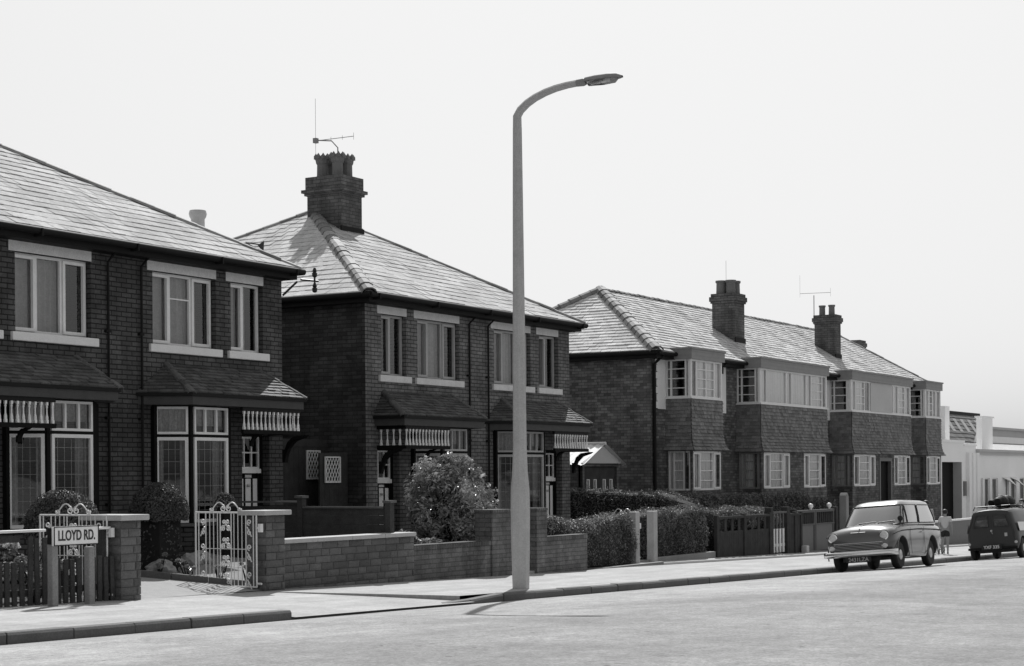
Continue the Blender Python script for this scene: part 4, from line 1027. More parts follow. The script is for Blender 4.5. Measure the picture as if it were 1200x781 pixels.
# ------------------------------------------------------------------ fences and gates farther right
t = thing('boarded_fence', (23.4,18,gard(23)), 'dark horizontal boarded side fence with pale capped posts before the houses', 'fence')
for (y0,y1,zt) in ((16.15,17.9,1.33),(17.9,19.5,1.42)):
    mb = MB(); z = .32; k = 0
    while z < zt-.05: mb.box(23.38+.008*(k%2),23.41+.008*(k%2),y0+.05,y1-.05,z,z+.145); z += .15; k += 1
    mb.build('boards', M['wood'], t)
    mb = MB(); mb.box(23.34,23.46,y0+.06,y1-.06,zt,zt+.03); mb.build('cap_rail', M['wood2'], t)
for (y,zt) in ((16.12,1.42),(17.9,1.5),(19.5,1.5)):
    mb = MB(); mb.box(23.34,23.46,y-.05,y+.05,.1,zt); p = mb.build('post', M['wood'], t)
    mb = MB(); mb.box(23.31,23.49,y-.08,y+.08,zt,zt+.04); mb.build('post_cap', M['wood2'], p)
# gate posts with a narrow white gate seen edge-on
for x, lab in ((33.98,'left pale concrete gate post with white gate hung on it'),(34.86,'right pale concrete gate post beside the tall hedge')):
    mb = MB(); mb.box(x-.1,x+.1,16.9,17.08,gz(x)-.1,1.05); tag(mb.build('gate_post', M['conc'], loc=(x,17,gz(x)), bevel=.02), lab, 'gate post')
gl = gate_leaf('iron_gate', (34.12,17.0), .8, .98, -.02, math.radians(76), 'narrow white iron gate seen nearly edge on between two concrete posts'); del gl['group']
mb = MB(); mb.add([(34.98,17.05,gz(35)-.1),(38.65,17.15,gz(38.6)-.1),(38.65,17.3,gz(38.6)-.1),(34.98,17.2,gz(35)-.1),(34.98,17.05,.0),(38.65,17.15,.0),(38.65,17.3,.0),(34.98,17.2,.0)],
       [(3,2,1,0),(4,5,6,7),(0,1,5,4),(1,2,6,5),(2,3,7,6),(3,0,4,7)])
tag(mb.build('low_wall', M['conc2'], loc=(36.8,17.1,gz(36.8)), bevel=.01), 'low concrete wall at the foot of the tall hedge', 'low wall')
mb = MB(); mb.box(30.0,33.8,16.2,16.3,gz(31)-.1,gz(31)+.17); tag(mb.build('low_wall', M['conc2'], loc=(31.9,16.2,gz(32)), bevel=.01), 'low stone edging under the dipping hedge left of gate posts', 'low wall')
mb = MB(); mb.box(34.1,34.75,17.0,17.3,gz(34.4)+.1,gz(34.4)+.22); tag(mb.build('door_step', M['conc2'], loc=(34.4,17.1,gz(34.4))), 'step below the narrow white gate', 'step')
def board_fence(x0, x1, y, zt, zs, label, mat='wood', gap=True, cat='fence', topmat=None):
    xm = (x0+x1)/2; t = thing('boarded_fence', (xm,y,gz(xm)), label, cat); mb = MB(); x = x0
    while x < x1-.02:
        z = gz(x)+.13; mb.box(x,min(x+.105,x1),y,y+.025,z,zs+R.uniform(-.006,.006)); x += .11
    mb.build('boards', M[mat], t); rl = MB(); rl.box(x0,x1,y-.03,y+.05,zt-.06,zt); rl.box(x0,x1,y+.026,y+.07,.0,.08)
    rl.build('top_rail', M[topmat or mat], t)
    if zs < zt-.1:
        sm = MB(); x = x0+.05
        while x < x1: sm.box(x,x+.14,y+.002,y+.022,zs,zt-.061); x += .42
        sm.build('slats', M[mat], t)
    for q in (x0,xm,x1):
        pm = MB(); pm.box(q-.05,q+.05,y-.035,y+.06,gz(q),zt+.04); pm.build('post', M[mat], t, bevel=.01)
    return t
board_fence(38.95,42.3,17.25,.82,.45,'dark boarded fence with open slatted top, left of the slatted gate')
t = thing('garden_gate', (42.9,17.3,gz(43)), 'open slatted wooden gate with pales coloured as if sunlit between dark posts', 'gate')
mb = MB()
for i in range(4): mb.box(42.58+.22*i,42.58+.22*i+.1,17.26,17.29,-.2,.42)
mb.box(42.5,43.45,17.292,17.32,-.05,.03); mb.build('pales', M['cream'], t)  # cream on the lower pales puts sunlight into their colour
mb = MB()
for i in range(4): mb.box(42.6+.22*i,42.6+.22*i+.06,17.26,17.29,.421,.84)
mb.box(42.5,43.45,17.23,17.259,.82,.87); mb.box(42.5,43.45,17.292,17.32,.38,.44); mb.build('frame', M['wood2'], t)
for x in (42.42,43.55):
    mb = MB(); mb.box(x-.09,x+.09,17.22,17.4,gz(x),.98); mb.build('post', M['wood'], t, bevel=.01)
board_fence(43.62,44.5,17.25,.8,.79,'short dark boarded fence panel right of the slatted gate')
t = thing('drive_gates', (46.1,17.5,gz(46)), 'pair of grey boarded drive gates with barred tops and white ball finials', 'gates')
for k, (x0,x1) in enumerate(((44.75,46.2),(46.22,47.7))):
    mb = MB(); zb = gz(46)+.2; mb.box(x0,x1,17.5,17.54,zb,.43); lf = mb.build('gate_leaf', M['mid'], t)
    mb = MB(); mb.box(x0,x1,17.47,17.56,.43,.47); mb.box(x0,x1,17.47,17.56,.78,.85); mb.box(x0,x0+.08,17.48,17.56,zb,.78); mb.box(x1-.08,x1,17.48,17.56,zb,.78); mb.build('gate_frame', M['wood2'], lf)
    mb = MB()
    for i in range(9): q = lerp(x0+.14,x1-.14,i/8); mb.box(q-.035,q+.035,17.5,17.53,.471,.779)
    mb.build('bars', M['wood'], lf)
for x in (45.95,47.4):
    mb = MB(); mb.lathe([(.03,0),(.03,.03),(.06,.06),(.075,.1),(.06,.15),(.02,.175)], (x,17.52,.85), 10); mb.build('ball_finial', M['white'], t, smooth=50)
for x in (44.62,47.85):
    mb = MB(); mb.box(x-.09,x+.09,17.44,17.62,gz(x),.9); mb.build('post', M['wood'], t, bevel=.01)
mb = MB(); mb.add([(44.7,17.32,gz(44.7)+.17),(47.7,17.32,gz(47.7)+.17),(47.7,22,gz(47.7)+.2),(44.7,22,gz(44.7)+.2)], [(0,1,2,3)]); struct('driveway', mb, M['path'])
mb = MB(); mb.box(48.5,48.72,17.4,17.62,gz(48.6),1.2); mb.prism([(48.5,1.2),(48.72,1.2),(48.61,1.3)], 'y', 17.4, 17.62); tag(mb.build('gate_post', M['conc2'], loc=(48.6,17.5,gz(48.6)), bevel=.02), 'pointed concrete post at the end of the long hedge', 'gate post')
mb = MB(); mb.box(44.42,44.62,17.05,17.22,gz(44.5)+.1,-.08); tag(mb.build('marker_stone', M['conc'], loc=(44.5,17.1,gz(44.5)), bevel=.03), 'small pale stone at the foot of the drive gate post', 'stone')
board_fence(49.0,54,17.25,.5,.49,'plain wooden fence behind the parked estate car', 'wood2')
board_fence(54.1,69,17.25,.28,.27,'grey wooden fence with pale top rail behind the boy', 'mid', topmat='cream')

# ------------------------------------------------------------------ lamp
t = thing('street_lamp', (23.2,13.55,gz(23.2)+.12), 'tall tapering concrete street lamp with curved arm on the kerb', 'street lamp')
mb = MB(); z0 = gz(23.2)
prof = [(-.1,.122),(.12,.122),(.7,.134),(1.3,.141),(1.65,.136),(1.95,.112),(2.3,.1),(4.0,.09),(6.0,.076),(7.2,.066)]
mb.tube([(23.2,13.55,z0+p[0]) for p in prof], [p[1]*1.06 for p in prof], 8); mb.build('column', M['conc'], t, smooth=30)
mb = MB(); prof_ = [(0,7.15),(0,7.36),(.06,7.45),(.18,7.54),(.32,7.61),(.5,7.67),(.68,7.71),(.88,7.735),(1.1,7.745)]
pts = [(23.2,13.55-p[0],p[1]) for p in prof_]; mb.tube(pts, [lerp(.066,.047,i/(len(pts)-1))*1.05 for i in range(len(pts))], 8); mb.build('bracket_arm', M['conc'], t, smooth=30)
e0 = V(pts[-1]); mb = MB()
mb.tube([e0+V((0,.05,0)), e0+V((0,-.06,0)), e0+V((0,-.1,0))], [.055,.06,.045], 10)
prof = [(0,.03),(.03,.085),(.2,.1),(.4,.1),(.55,.08),(.63,.03)]
vs = []; fs = []
for i, (d, r) in enumerate(prof):
    for k in range(10):
        a = PI*k/9; vs.append(e0+V((math.cos(a)*r*1.1,-.08-d,.02+math.sin(a)*r*.85-.02)))
for i in range(len(prof)-1):
    for k in range(9): fs.append((i*10+k,i*10+k+1,(i+1)*10+k+1,(i+1)*10+k))
    fs.append((i*10+9,i*10,(i+1)*10,(i+1)*10+9))
mb.add(vs, fs); ln = mb.build('lantern', M['fasc'], t, smooth=40)
mb = MB(); vs = []; fs = []; prof = [(.04,.02),(.07,.07),(.3,.08),(.5,.07),(.56,.02)]
for d, r in prof:
    for k in range(10): a = PI+PI*k/9; vs.append(e0+V((math.cos(a)*r*1.1,-.08-d,-.005+math.sin(a)*r*.95)))
for i in range(len(prof)-1):
    for k in range(9): fs.append((i*10+k,i*10+k+1,(i+1)*10+k+1,(i+1)*10+k))
mb.add(vs, fs); mb.build('glass_bowl', M['lampglass'], ln, smooth=60)
mb = MB(); mb.tube([e0+V((0,-.16,-.03)), e0+V((0,-.5,-.03))], .02, 8); mb.build('bulb', M['white'], ln)
# ------------------------------------------------------------------ vehicles
M['paint'] = plain('car_paint', .065, .28, .06, 2, 30, 0, spec=.6, coat=1.0); M['paintd'] = plain('van_paint', .028, .45, .15, 2, 30, 0, spec=.5, coat=.3)
M['paintl'] = plain('pale_car_paint', .6, .35, .06, 2, 30, 0, coat=.6); M['chrome'] = plain('chrome', .75, .16, .06, 3, 30, 0, metal=1); M['rubber'] = plain('tyre_rubber', .02, .8, .3, 6, 50, .2)
M['carglass'] = glassmat('car_glass', .8, 1.5, .4); M['lens'] = plain('headlight_glass', .6, .12, .15, 20, 60, 0, spec=.8); M['inside'] = plain('car_interior', .05, .8, .3); M['plate'] = plain('plate_black', .012, .4, .2)
M['grillem'] = plain('grille_bars', .5, .3, .1, metal=.8); M['hubm'] = plain('hub_cap', .5, .3, .1, 5, 40, 0, metal=.7)
def mesh_obj(name, bmx, mat, parent, smooth=40):
    me = bpy.data.meshes.new(name); bmx.to_mesh(me); bmx.free(); me.materials.append(mat)
    o = bpy.data.objects.new(name, me); COL.objects.link(o); o.parent = parent; OFF[o] = OFF[parent]
    me.shade_smooth(); me.set_sharp_from_angle(angle=math.radians(smooth)); return o
def loft(secs):
    """closed loft through full rings [(points)]"""
    bmx = bmesh.new(); rows = [[bmx.verts.new(p) for p in s] for s in secs]; n = len(secs[0])
    for a, b in zip(rows, rows[1:]):
        for k in range(n): bmx.faces.new((a[k],a[(k+1)%n],b[(k+1)%n],b[k]))
    bmx.faces.new(rows[0][::-1]); bmx.faces.new(rows[-1]); bmesh.ops.recalc_face_normals(bmx, faces=bmx.faces[:]); return bmx
def cut(o, cutters):
    """real boolean cuts (wheel arches), cutter objects removed afterwards"""
    for bmc in cutters:
        me = bpy.data.meshes.new('c'); bmc.to_mesh(me); bmc.free(); c = bpy.data.objects.new('c', me); COL.objects.link(c); c.parent = o.parent
        m = o.modifiers.new('b', 'BOOLEAN'); m.operation = 'DIFFERENCE'; m.solver = 'EXACT'; m.object = c
        bpy.context.view_layer.update(); dg = bpy.context.evaluated_depsgraph_get()
        new = bpy.data.meshes.new_from_object(o.evaluated_get(dg)); o.modifiers.clear(); old = o.data; o.data = new
        bpy.data.objects.remove(c); new.name = old.name
    o.data.shade_smooth(); o.data.set_sharp_from_angle(angle=math.radians(38))
def cyl_y(x, z, r, y0, y1, n=28):
    return loft([[(x+r*math.cos(2*PI*k/n), y, z+r*math.sin(2*PI*k/n)) for k in range(n)] for y in (y0,y1)])
def wheel(par, x, y, r, wd, sg, hub):
    c = (x, y, r); mb = MB()
    mb.lathe([(r*.62,-wd*.5),(r*.9,-wd*.5),(r*.98,-wd*.36),(r,-wd*.15),(r,wd*.15),(r*.98,wd*.36),(r*.9,wd*.5),(r*.62,wd*.5)], c, 28, 'y')
    wl = mb.build('wheel', M['rubber'], par, smooth=35)
    mb = MB(); s = sg*wd*.5
    mb.lathe([(r*.64,s*.6),(r*.62,s*.95),(r*.56,s*.8),(r*.5,s*.75),(r*.48,s*.85),(r*.3,s*1.12),(r*.05,s*1.2)], c, 24, 'y'); mb.build('hub_cap', hub, wl, smooth=35)
    return wl
def cabin_fn(levels, npow=5.0):
    """levels: (z, xf, xr, halfwidth); returns S(t, side param)"""
    def lv(t):
        t = max(0, min(1, t))*(len(levels)-1); i = min(int(t), len(levels)-2); f = t-i
        return [lerp(levels[i][k], levels[i+1][k], f) for k in range(4)]
    def side(t, f, sg, off=0):
        z, xf, xr, hw = lv(t); x = lerp(xf, xr, f); a = (xf-xr)/2; c = (xf+xr)/2
        return V((x, sg*((hw)*max(0,1-abs((x-c)/a)**npow)**(1/npow)+off), z))
    def end(t, g, fwd, off=0):
        z, xf, xr, hw = lv(t); a = (xf-xr)/2; c = (xf+xr)/2
        return V((c+fwd*(a*max(0,1-abs(g)**npow)**(1/npow)+off), g*hw, z+off*.25))
    return lv, side, end
def cabin_mesh(levels, npow, n=48):
    secs = []
    for z, xf, xr, hw in levels:
        a = (xf-xr)/2; c = (xf+xr)/2; s = []
        for k in range(n):
            th = 2*PI*k/n; ct, st = math.cos(th), math.sin(th)
            s.append((c+a*math.copysign(abs(ct)**(2/npow),ct), hw*math.copysign(abs(st)**(2/npow),st), z))
        secs.append(s)
    return secs
def patch(par, name, fn, u0, u1, t0, t1, mat, off, rim=None, rw=.02, nu=10, nt=5, skew=0, skew2=0):
    mb = MB(); g = lambda i, j, o: fn(lerp(t0,t1,j/nt), lerp(lerp(u0,u1,i/nu), lerp(u0+skew,u1+skew2,i/nu), j/nt), o)
    mb.add([g(i,j,off) for j in range(nt+1) for i in range(nu+1)], [(j*(nu+1)+i,j*(nu+1)+i+1,(j+1)*(nu+1)+i+1,(j+1)*(nu+1)+i) for j in range(nt) for i in range(nu)])
    o = mb.build(name, mat, par, smooth=60)
    if rim:
        rm = MB(); pts = [g(i,0,off+.004) for i in range(nu+1)] + [g(nu,j,off+.004) for j in range(1,nt+1)] + [g(nu-i,nt,off+.004) for i in range(1,nu+1)] + [g(0,nt-j,off+.004) for j in range(1,nt+1)]
        rm.tube(pts, rw, 6); rm.build('window_rim', rim, o, smooth=50)
    return o
def body_ring(x, w_, zb, zs, zt, crown, tuck=.9):
    half = [(w_*tuck,zb),(w_*.97,zb+.12),(w_,lerp(zb,zs,.55)),(w_*.995,zs-.03),(w_*.955,zs+.045),(w_*.84,zt),(w_*.6,zt+crown*.55),(w_*.3,zt+crown*.9)]
    return [(x,y,z) for y,z in half] + [(x,0,zt+crown)] + [(x,-y,z) for y,z in half[::-1]]
# --- small estate car -----------------------------------------------------
car = thing('estate_car', (36.7,12.28,gz(36.7)+.062), 'grey two door estate car with chrome bumper parked facing the camera', 'car', local=True,
            rot=(math.radians(4.6)*-1*-1, math.radians(-1.17), PI))
secs = [body_ring(*s) for s in (
 (1.66,.56,.40,.60,.66,.02),(1.63,.64,.36,.64,.73,.035),(1.56,.70,.34,.70,.80,.05),(1.44,.735,.30,.76,.85,.065),(1.25,.755,.27,.80,.875,.075),(1.0,.765,.25,.82,.895,.08),(.8,.77,.24,.83,.905,.075),(.62,.77,.24,.835,.915,.06),
 (.4,.77,.23,.84,.925,.03),(0,.77,.23,.845,.93,.02),(-.5,.77,.23,.84,.93,.02),(-1.0,.765,.24,.83,.925,.02),(-1.4,.755,.26,.815,.915,.02),(-1.7,.735,.30,.80,.905,.02),(-1.86,.70,.34,.78,.89,.015),(-1.93,.62,.38,.74,.86,.01))]
body = mesh_obj('body', loft(secs), M['paint'], car)
cut(body, [cyl_y(1.05,.31,.375,-1,-.42), cyl_y(1.05,.31,.375,.42,1), cyl_y(-1.02,.31,.365,-1,-.42), cyl_y(-1.02,.31,.365,.42,1)])
mb = MB(); mb.box(-1.6,1.5,-.41,.41,.2,.5); mb.build('underside', M['black'], car)
lev = [(.915,.80,-1.86,.70),(1.1,.64,-1.81,.665),(1.3,.45,-1.74,.605),(1.36,.38,-1.71,.585),(1.41,.30,-1.66,.555),(1.45,.15,-1.5,.48),(1.475,-.05,-1.25,.36),(1.485,-.3,-.95,.2)]
_, side, end = cabin_fn(lev[:4], 6.0)
# cabin shell with open windows: pillars and roof built as strips so that one can see through
cb = loft(cabin_mesh(lev[3:], 6.0)); roof = mesh_obj('roof', cb, M['paint'], car, 50)
pl = MB()
def pillar(fn, a0, a1, b0, b1, o=-.0):
    for t_, q in ((0,0),):
        P = []
        for j in range(7):
            t = j/6; P.append((fn(t, lerp(a0,b0,t)), fn(t, lerp(a1,b1,t))))
        for j in range(6): pl.quad(P[j][0],P[j][1],P[j+1][1],P[j+1][0])
S = {1: lambda t,f,o=0: side(t,f,1,o), -1: lambda t,f,o=0: side(t,f,-1,o)}
for sg in (1,-1):
    pillar(S[sg], .0,.035,.0,.045); pillar(S[sg], .40,.425,.42,.45); pillar(S[sg], .90,1.0,.90,1.0)
    for j in range(20):
        f0, f1 = j/20, (j+1)/20
        pl.quad(S[sg](0,f0),S[sg](0,f1),S[sg](.07,f1),S[sg](.07,f0)); pl.quad(S[sg](.96,f0),S[sg](.96,f1),S[sg](1,f1),S[sg](1,f0))
for fw in (1,-1):
    for s in (1,-1): pillar(lambda t,g,fw=fw: end(t,g,fw), s*.93, s*1.0, s*.93, s*1.0)
    for j in range(16):
        g0, g1 = -1+j/8, -1+(j+1)/8
        pl.quad(end(0,g0,fw),end(0,g1,fw),end(.05,g1,fw),end(.05,g0,fw)); pl.quad(end(.95,g0,fw),end(.95,g1,fw),end(1,g1,fw),end(1,g0,fw))
pl.build('pillars', M['paint'], car, smooth=40)
patch(car, 'windscreen', lambda t,g,o=0: end(t,g,1,o), -.93, .93, .05, .95, M['carglass'], .004, M['black'], .014, 14)
patch(car, 'rear_window', lambda t,g,o=0: end(t,g,-1,o), -.93, .93, .2, .95, M['carglass'], .004, M['black'], .012, 12)
for sg in (1,-1):
    patch(car, 'quarter_light', S[sg], .05, .135, .08, .95, M['carglass'], .002, M['black'], .009, 4, 4, .0, -.07)
    patch(car, 'door_window', S[sg], .145, .395, .08, .95, M['carglass'], .002, M['black'], .008, 6, 4, -.06, .02)
    patch(car, 'side_window', S[sg], .43, .895, .08, .95, M['carglass'], .002, M['black'], .011, 8, 4, .02, 0)
    mb = MB(); mb.tube([(1.5,sg*.735,.735),(1.3,sg*.765,.775),(1.0,sg*.775,.8),(.0,sg*.782,.82),(-1.2,sg*.772,.8),(-1.75,sg*.74,.78)], .011, 6); mb.build('side_moulding', M['gutter'], car, smooth=50)
    mb = MB(); mb.tube([(-.16,sg*.79,.75),(-.30,sg*.79,.75)], .013, 6); mb.box(-.18,-.16,min(sg*.77,sg*.8),max(sg*.77,sg*.8),.735,.765); mb.build('door_handle', M['chrome'], car)
    mb = MB(); q = .779
    for (a,b) in (((.55,.3),(.55,.86)),((-.38,.3),(-.38,.86)),((.55,.3),(-.38,.3))): mb.tube([(a[0],sg*q,a[1]),(b[0],sg*q,b[1])], .004, 4)
    mb.build('door_shutline', M['black'], car)
    # headlight in its hooded nacelle
    mb = MB(); mb.lathe([(.098,-.14),(.112,-.02),(.116,.015),(.102,.03),(.09,.018)], (1.61,sg*.555,.715), 24, 'x'); hl = mb.build('headlight', M['paint'], car, smooth=40)
    mb = MB(); mb.lathe([(.1,.018),(.1,.032),(.088,.036)], (1.61,sg*.555,.715), 24, 'x'); mb.build('headlight_rim', M['chrome'], hl, smooth=40)
    mb = MB(); mb.lathe([(.09,.02),(.075,.042),(.045,.058),(.01,.063)], (1.61,sg*.555,.715), 20, 'x'); mb.build('headlight_lens', M['lens'], hl, smooth=60)
    mb = MB(); mb.lathe([(.05,-.03),(.052,.03),(.03,.05),(.01,.055)], (1.655,sg*.57,.5), 14, 'x'); mb.build('sidelight', M['lens'], car, smooth=50)
    mb = MB(); mb.tube([(1.65,sg*.5,.5),(1.62,sg*.62,.5)], [.03,.045], 8); mb.build('grille_end', M['chrome'], car, smooth=50)
    for x, r in ((1.05,.29),(-1.02,.29)): wheel(car, x, sg*.62, r, .15, sg, M['hubm'])
    mb = MB(); a0 = [(x0+.385*math.cos(a),sg*.752,.31+.385*math.sin(a)) for x0 in (1.05,) for a in [math.radians(-10+200*k/16) for k in range(17)]]
    mb.tube(a0, .014, 6); mb.build('arch_lip', M['paint'], car, smooth=50)
    mb = MB(); a0 = [(-1.02+.375*math.cos(a),sg*.748,.31+.375*math.sin(a)) for a in [math.radians(-10+200*k/16) for k in range(17)]]
    mb.tube(a0, .014, 6); mb.build('arch_lip', M['paint'], car, smooth=50)
mb = MB(); mb.prism([(-.5,.42),(.5,.42),(.54,.48),(.5,.575),(-.5,.575),(-.54,.48)], 'x', 1.60, 1.668); gr = mb.build('grille', M['black'], car)
for z, r in ((.585,.013),(.555,.009),(.52,.006),(.49,.006),(.46,.006),(.425,.011)):
    mb = MB(); mb.tube([(1.672-.02*abs(y)**2,y,z) for y in (-.53,-.3,0,.3,.53)], r, 6); mb.build('grille_bar', M['chrome'] if r > .008 else M['grillem'], gr, smooth=50)
mb = MB(); prof = [(-.79,1.48),(-.77,1.62),(-.66,1.71),(-.3,1.755),(.3,1.755),(.66,1.71),(.77,1.62),(.79,1.48)]
vs = []; fs = []; cs = [(-.012,-.06),(.022,-.05),(.04,-.015),(.04,.015),(.022,.05),(-.012,.06)]
for y, x in prof:
    for dx, dz in cs: vs.append((x+dx,y,.36+dz))
for i in range(len(prof)-1):
    for k in range(6): fs.append((i*6+k,i*6+(k+1)%6,(i+1)*6+(k+1)%6,(i+1)*6+k))
mb.add(vs, fs+[tuple(range(6)),tuple(range(42,48))[::-1]]); mb.build('bumper', M['chrome'], car, smooth=50)
mb = MB(); mb.box(1.70,1.715,-.27,.27,.18,.30); npl = mb.build('number_plate', M['plate'], car, bevel=.006)
textmesh('2431LZA', .115, M['rend2'], npl, Matrix.Translation((1.7165,0,.24)) @ Matrix(((0,0,1,0),(1,0,0,0),(0,1,0,0),(0,0,0,1))), ext=.001, off=.001)
mb = MB(); mb.tube([(1.62,-.16,.80),(1.62,.16,.80)], .011, 6); mb.build('bonnet_badge', M['chrome'], car)
mb = MB(); mb.tube([(1.6,0,.86),(1.3,0,.955),(.9,0,.985)], .008, 6); mb.build('bonnet_strip', M['chrome'], car)
for y in (-.3,.12):
    mb = MB(); mb.tube([(.80,y,.965),(.74,y+.04,1.0),(.715,y+.40,1.02)], .008, 5); mb.build('wiper', M['black'], car)
mb = MB(); mb.tube([(.9,.66,.92),(.9,.69,1.02)], .01, 6); mb.lathe([(.02,-.05),(.055,-.03),(.06,.0),(.05,.01)], (.9,.69,1.05), 14, 'x'); mb.build('wing_mirror', M['black'], car, smooth=50)
mb = MB(); 
for (x,y) in ((.1,.32),(.1,-.32)): mb.box(x-.3,x+.2,y-.25,y+.25,.62,.75); mb.prism([(x-.3,.7),(x-.42,1.15),(x-.34,1.15),(x-.18,.7)], 'y', y-.23, y+.23)
seat = MB(); seats = []
for y in (.33,-.33):
    sb = MB(); sb.box(-.3,.2,y-.25,y+.25,.62,.95); sb.prism([(-.34,.9),(-.44,1.18),(-.34,1.18),(-.2,.9)], 'y', y-.23, y+.23); sb.build('seat', M['inside'], car, bevel=.04)
mb = MB(); mb.lathe([(.17,0),(.19,.01),(.19,.02),(.17,.03)], (.42,-.33,1.0), 20, 'x'); mb.build('steering_wheel', M['black'], car)

# --- small van seen from behind --------------------------------------------
van = thing('small_van', (46.4,12.28,gz(46.4)+.062), 'small dark van with a roof bundle and rear plate, parked beyond the estate car', 'van', local=True, rot=(math.radians(-4.6), math.radians(1.17), 0))
# local: forward = +x, rear end at x = -1.05
def vring(x, wb, zb, zt, wt):
    half = [(wb*.93,zb),(wb,zb+.14),(wb*.985,lerp(zb,zt,.45)),(lerp(wb,wt,.6),lerp(zb,zt,.72)),(wt,zt-.09),(wt*.9,zt-.03),(wt*.6,zt),(wt*.3,zt+.012)]
    return [(x,y,z) for y,z in half] + [(x,0,zt+.015)] + [(x,-y,z) for y,z in half[::-1]]
vs_ = [vring(*s) for s in ((-1.1,.60,.28,1.20,.46),(-1.06,.64,.26,1.26,.49),(-.9,.665,.25,1.29,.52),(-.4,.68,.24,1.31,.54),(.3,.685,.24,1.32,.545),(.75,.685,.24,1.30,.53),(1.0,.68,.24,1.20,.52),(1.3,.675,.25,.92,.60),(1.6,.665,.26,.84,.58),(1.95,.64,.28,.78,.54),(2.12,.56,.32,.68,.46))]
vb = mesh_obj('body', loft(vs_), M['paintd'], van)
cut(vb, [cyl_y(-.62,.26,.31,-1,-.42), cyl_y(-.62,.26,.31,.42,1), cyl_y(1.45,.26,.31,-1,-.42), cyl_y(1.45,.26,.31,.42,1)])
mb = MB(); mb.box(-1.0,1.9,-.4,.4,.17,.4); mb.build('underside', M['black'], van)
for sg in (1,-1):
    for x in (-.62,1.45): wheel(van, x, sg*.6, .26, .14, sg, M['hubm'])
    # rear doors with tapered panes
    y0, y1 = (.02,.56) if sg > 0 else (-.56,-.02)
    inn, out_b, out_t = sg*.012, sg*.56, sg*.43
    mb = MB(); pts = [(-1.108,inn,.36),(-1.112,out_b,.38),(-1.112,out_b*.98,.75),(-1.108,out_t,1.16),(-1.106,inn,1.2)]
    mb.add(pts + [(p[0]+.03,p[1],p[2]) for p in pts], [(0,1,2,3,4),(0,5,6,1),(1,6,7,2),(2,7,8,3),(3,8,9,4),(4,9,5,0)]); dr = mb.build('rear_door', M['paintd'], van)
    mb = MB(); mb.add([(-1.118,sg*.07,.84),(-1.118,sg*.46,.84),(-1.116,sg*.37,1.12),(-1.116,sg*.07,1.13)], [(0,1,2,3)]); pn = mb.build('door_pane', M['carglass'], dr)
    mb = MB(); mb.tube([(-1.12,sg*.07,.84),(-1.12,sg*.46,.84),(-1.118,sg*.37,1.12),(-1.118,sg*.07,1.13),(-1.12,sg*.07,.84)], .011, 5); mb.build('pane_rubber', M['black'], dr)
    mb = MB(); mb.add([(-1.117,sg*.08,.85),(-1.117,sg*.45,.85),(-1.1165,sg*.36,1.11),(-1.1165,sg*.08,1.12)], [(0,1,2,3)]); mb.build('pane_backing', M['inside'], pn)
    mb = MB(); mb.lathe([(.035,-.02),(.04,.01),(.02,.03)], (-1.09,sg*.6,.42), 10, 'x'); mb.build('rear_light', M['lens'], van)
    q = .0
    mb = MB(); fn = lambda x, t: (x, sg*(lerp(.683,.57,t)), lerp(.82,1.18,t))
    mb.add([fn(.35,0),fn(.98,0),fn(.78,1),fn(.35,1)], [(0,1,2,3)]); mb.build('door_window', M['carglass'], van)
    mb = MB(); mb.add([(-.95,sg*.689,.70),(.3,sg*.697,.70),(.3,sg*.66,.93),(-.95,sg*.645,.93)], [(0,1,2,3)]); mb.build('side_panel', M['paintl'], van)
mb = MB(); mb.lathe([(.03,-.01),(.032,.02),(.02,.04)], (-1.125,.0,.74), 10, 'x'); mb.tube([(-1.15,0,.74),(-1.15,-.03,.66)], .012, 6); mb.build('door_handle', M['chrome'], van)
mb = MB(); mb.box(-1.122,-1.114,-.40,-.33,.58,.67); mb.build('sticker', M['rend2'], van)
mb = MB(); mb.tube([(-1.1,.62,.29),(-1.17,.56,.29),(-1.19,.0,.29),(-1.17,-.56,.29),(-1.1,-.62,.29)], .035, 8); mb.build('bumper', M['gutter'], van, smooth=50)
mb = MB(); mb.box(-1.235,-1.222,-.26,.26,.26,.375); npl = mb.build('number_plate', M['plate'], van)
textmesh('YXF 335', .115, M['white'], npl, Matrix.Translation((-1.2365,0,.317)) @ Matrix(((0,0,-1,0),(-1,0,0,0),(0,1,0,0),(0,0,0,1))), ext=.001, off=.002)
mb = MB()
for x in (-.85,.35): mb.tube([(x,.5,1.30),(x,.46,1.38),(x,-.46,1.38),(x,-.5,1.30)], .016, 6)
for y in (.44,-.44): mb.tube([(-.95,y,1.38),(.5,y,1.38)], .012, 6)
mb.build('roof_rack', M['black'], van)
mb = MB(); mb.box(-1.0,.3,.12,.42,1.395,1.41); mb.box(-1.0,.3,-.2,.05,1.395,1.412); 
ld = thing('roof_bundle', (46.4,12.28,0), 'dark rolled bundle tied on the roof of the small van', 'bundle', local=True, rot=(math.radians(-4.6), math.radians(1.17), 0)); ld.location = van.location
mb = MB(); n = 24
ringp = []
for i, x in enumerate([-.75+.07*k for k in range(22)]):
    r_ = .14*(.55+.45*min(1,min(i,21-i)/2.5)); ringp.append((x, -.12+.02*math.sin(i*.8), 1.50+.012*math.sin(i*1.7), r_*(1+.06*math.sin(i*2.3))))
mb.tube([p[:3] for p in ringp], [p[3] for p in ringp], 12); mb.tube([(p[0],p[1]+.22,p[2]-.02) for p in ringp[3:18]], [.085]*15, 10)
mb.build('roll', M['mid2'] if 'mid2' in M else M['gutter'], ld, smooth=50)
mb = MB()
for x in (-.4,.25):
    mb.tube([(x,-.12+.17*math.cos(a)+.02,1.5+.16*math.sin(a)) for a in [2*PI*k/14 for k in range(15)]], .011, 5)
mb.build('strap', M['black'], ld)

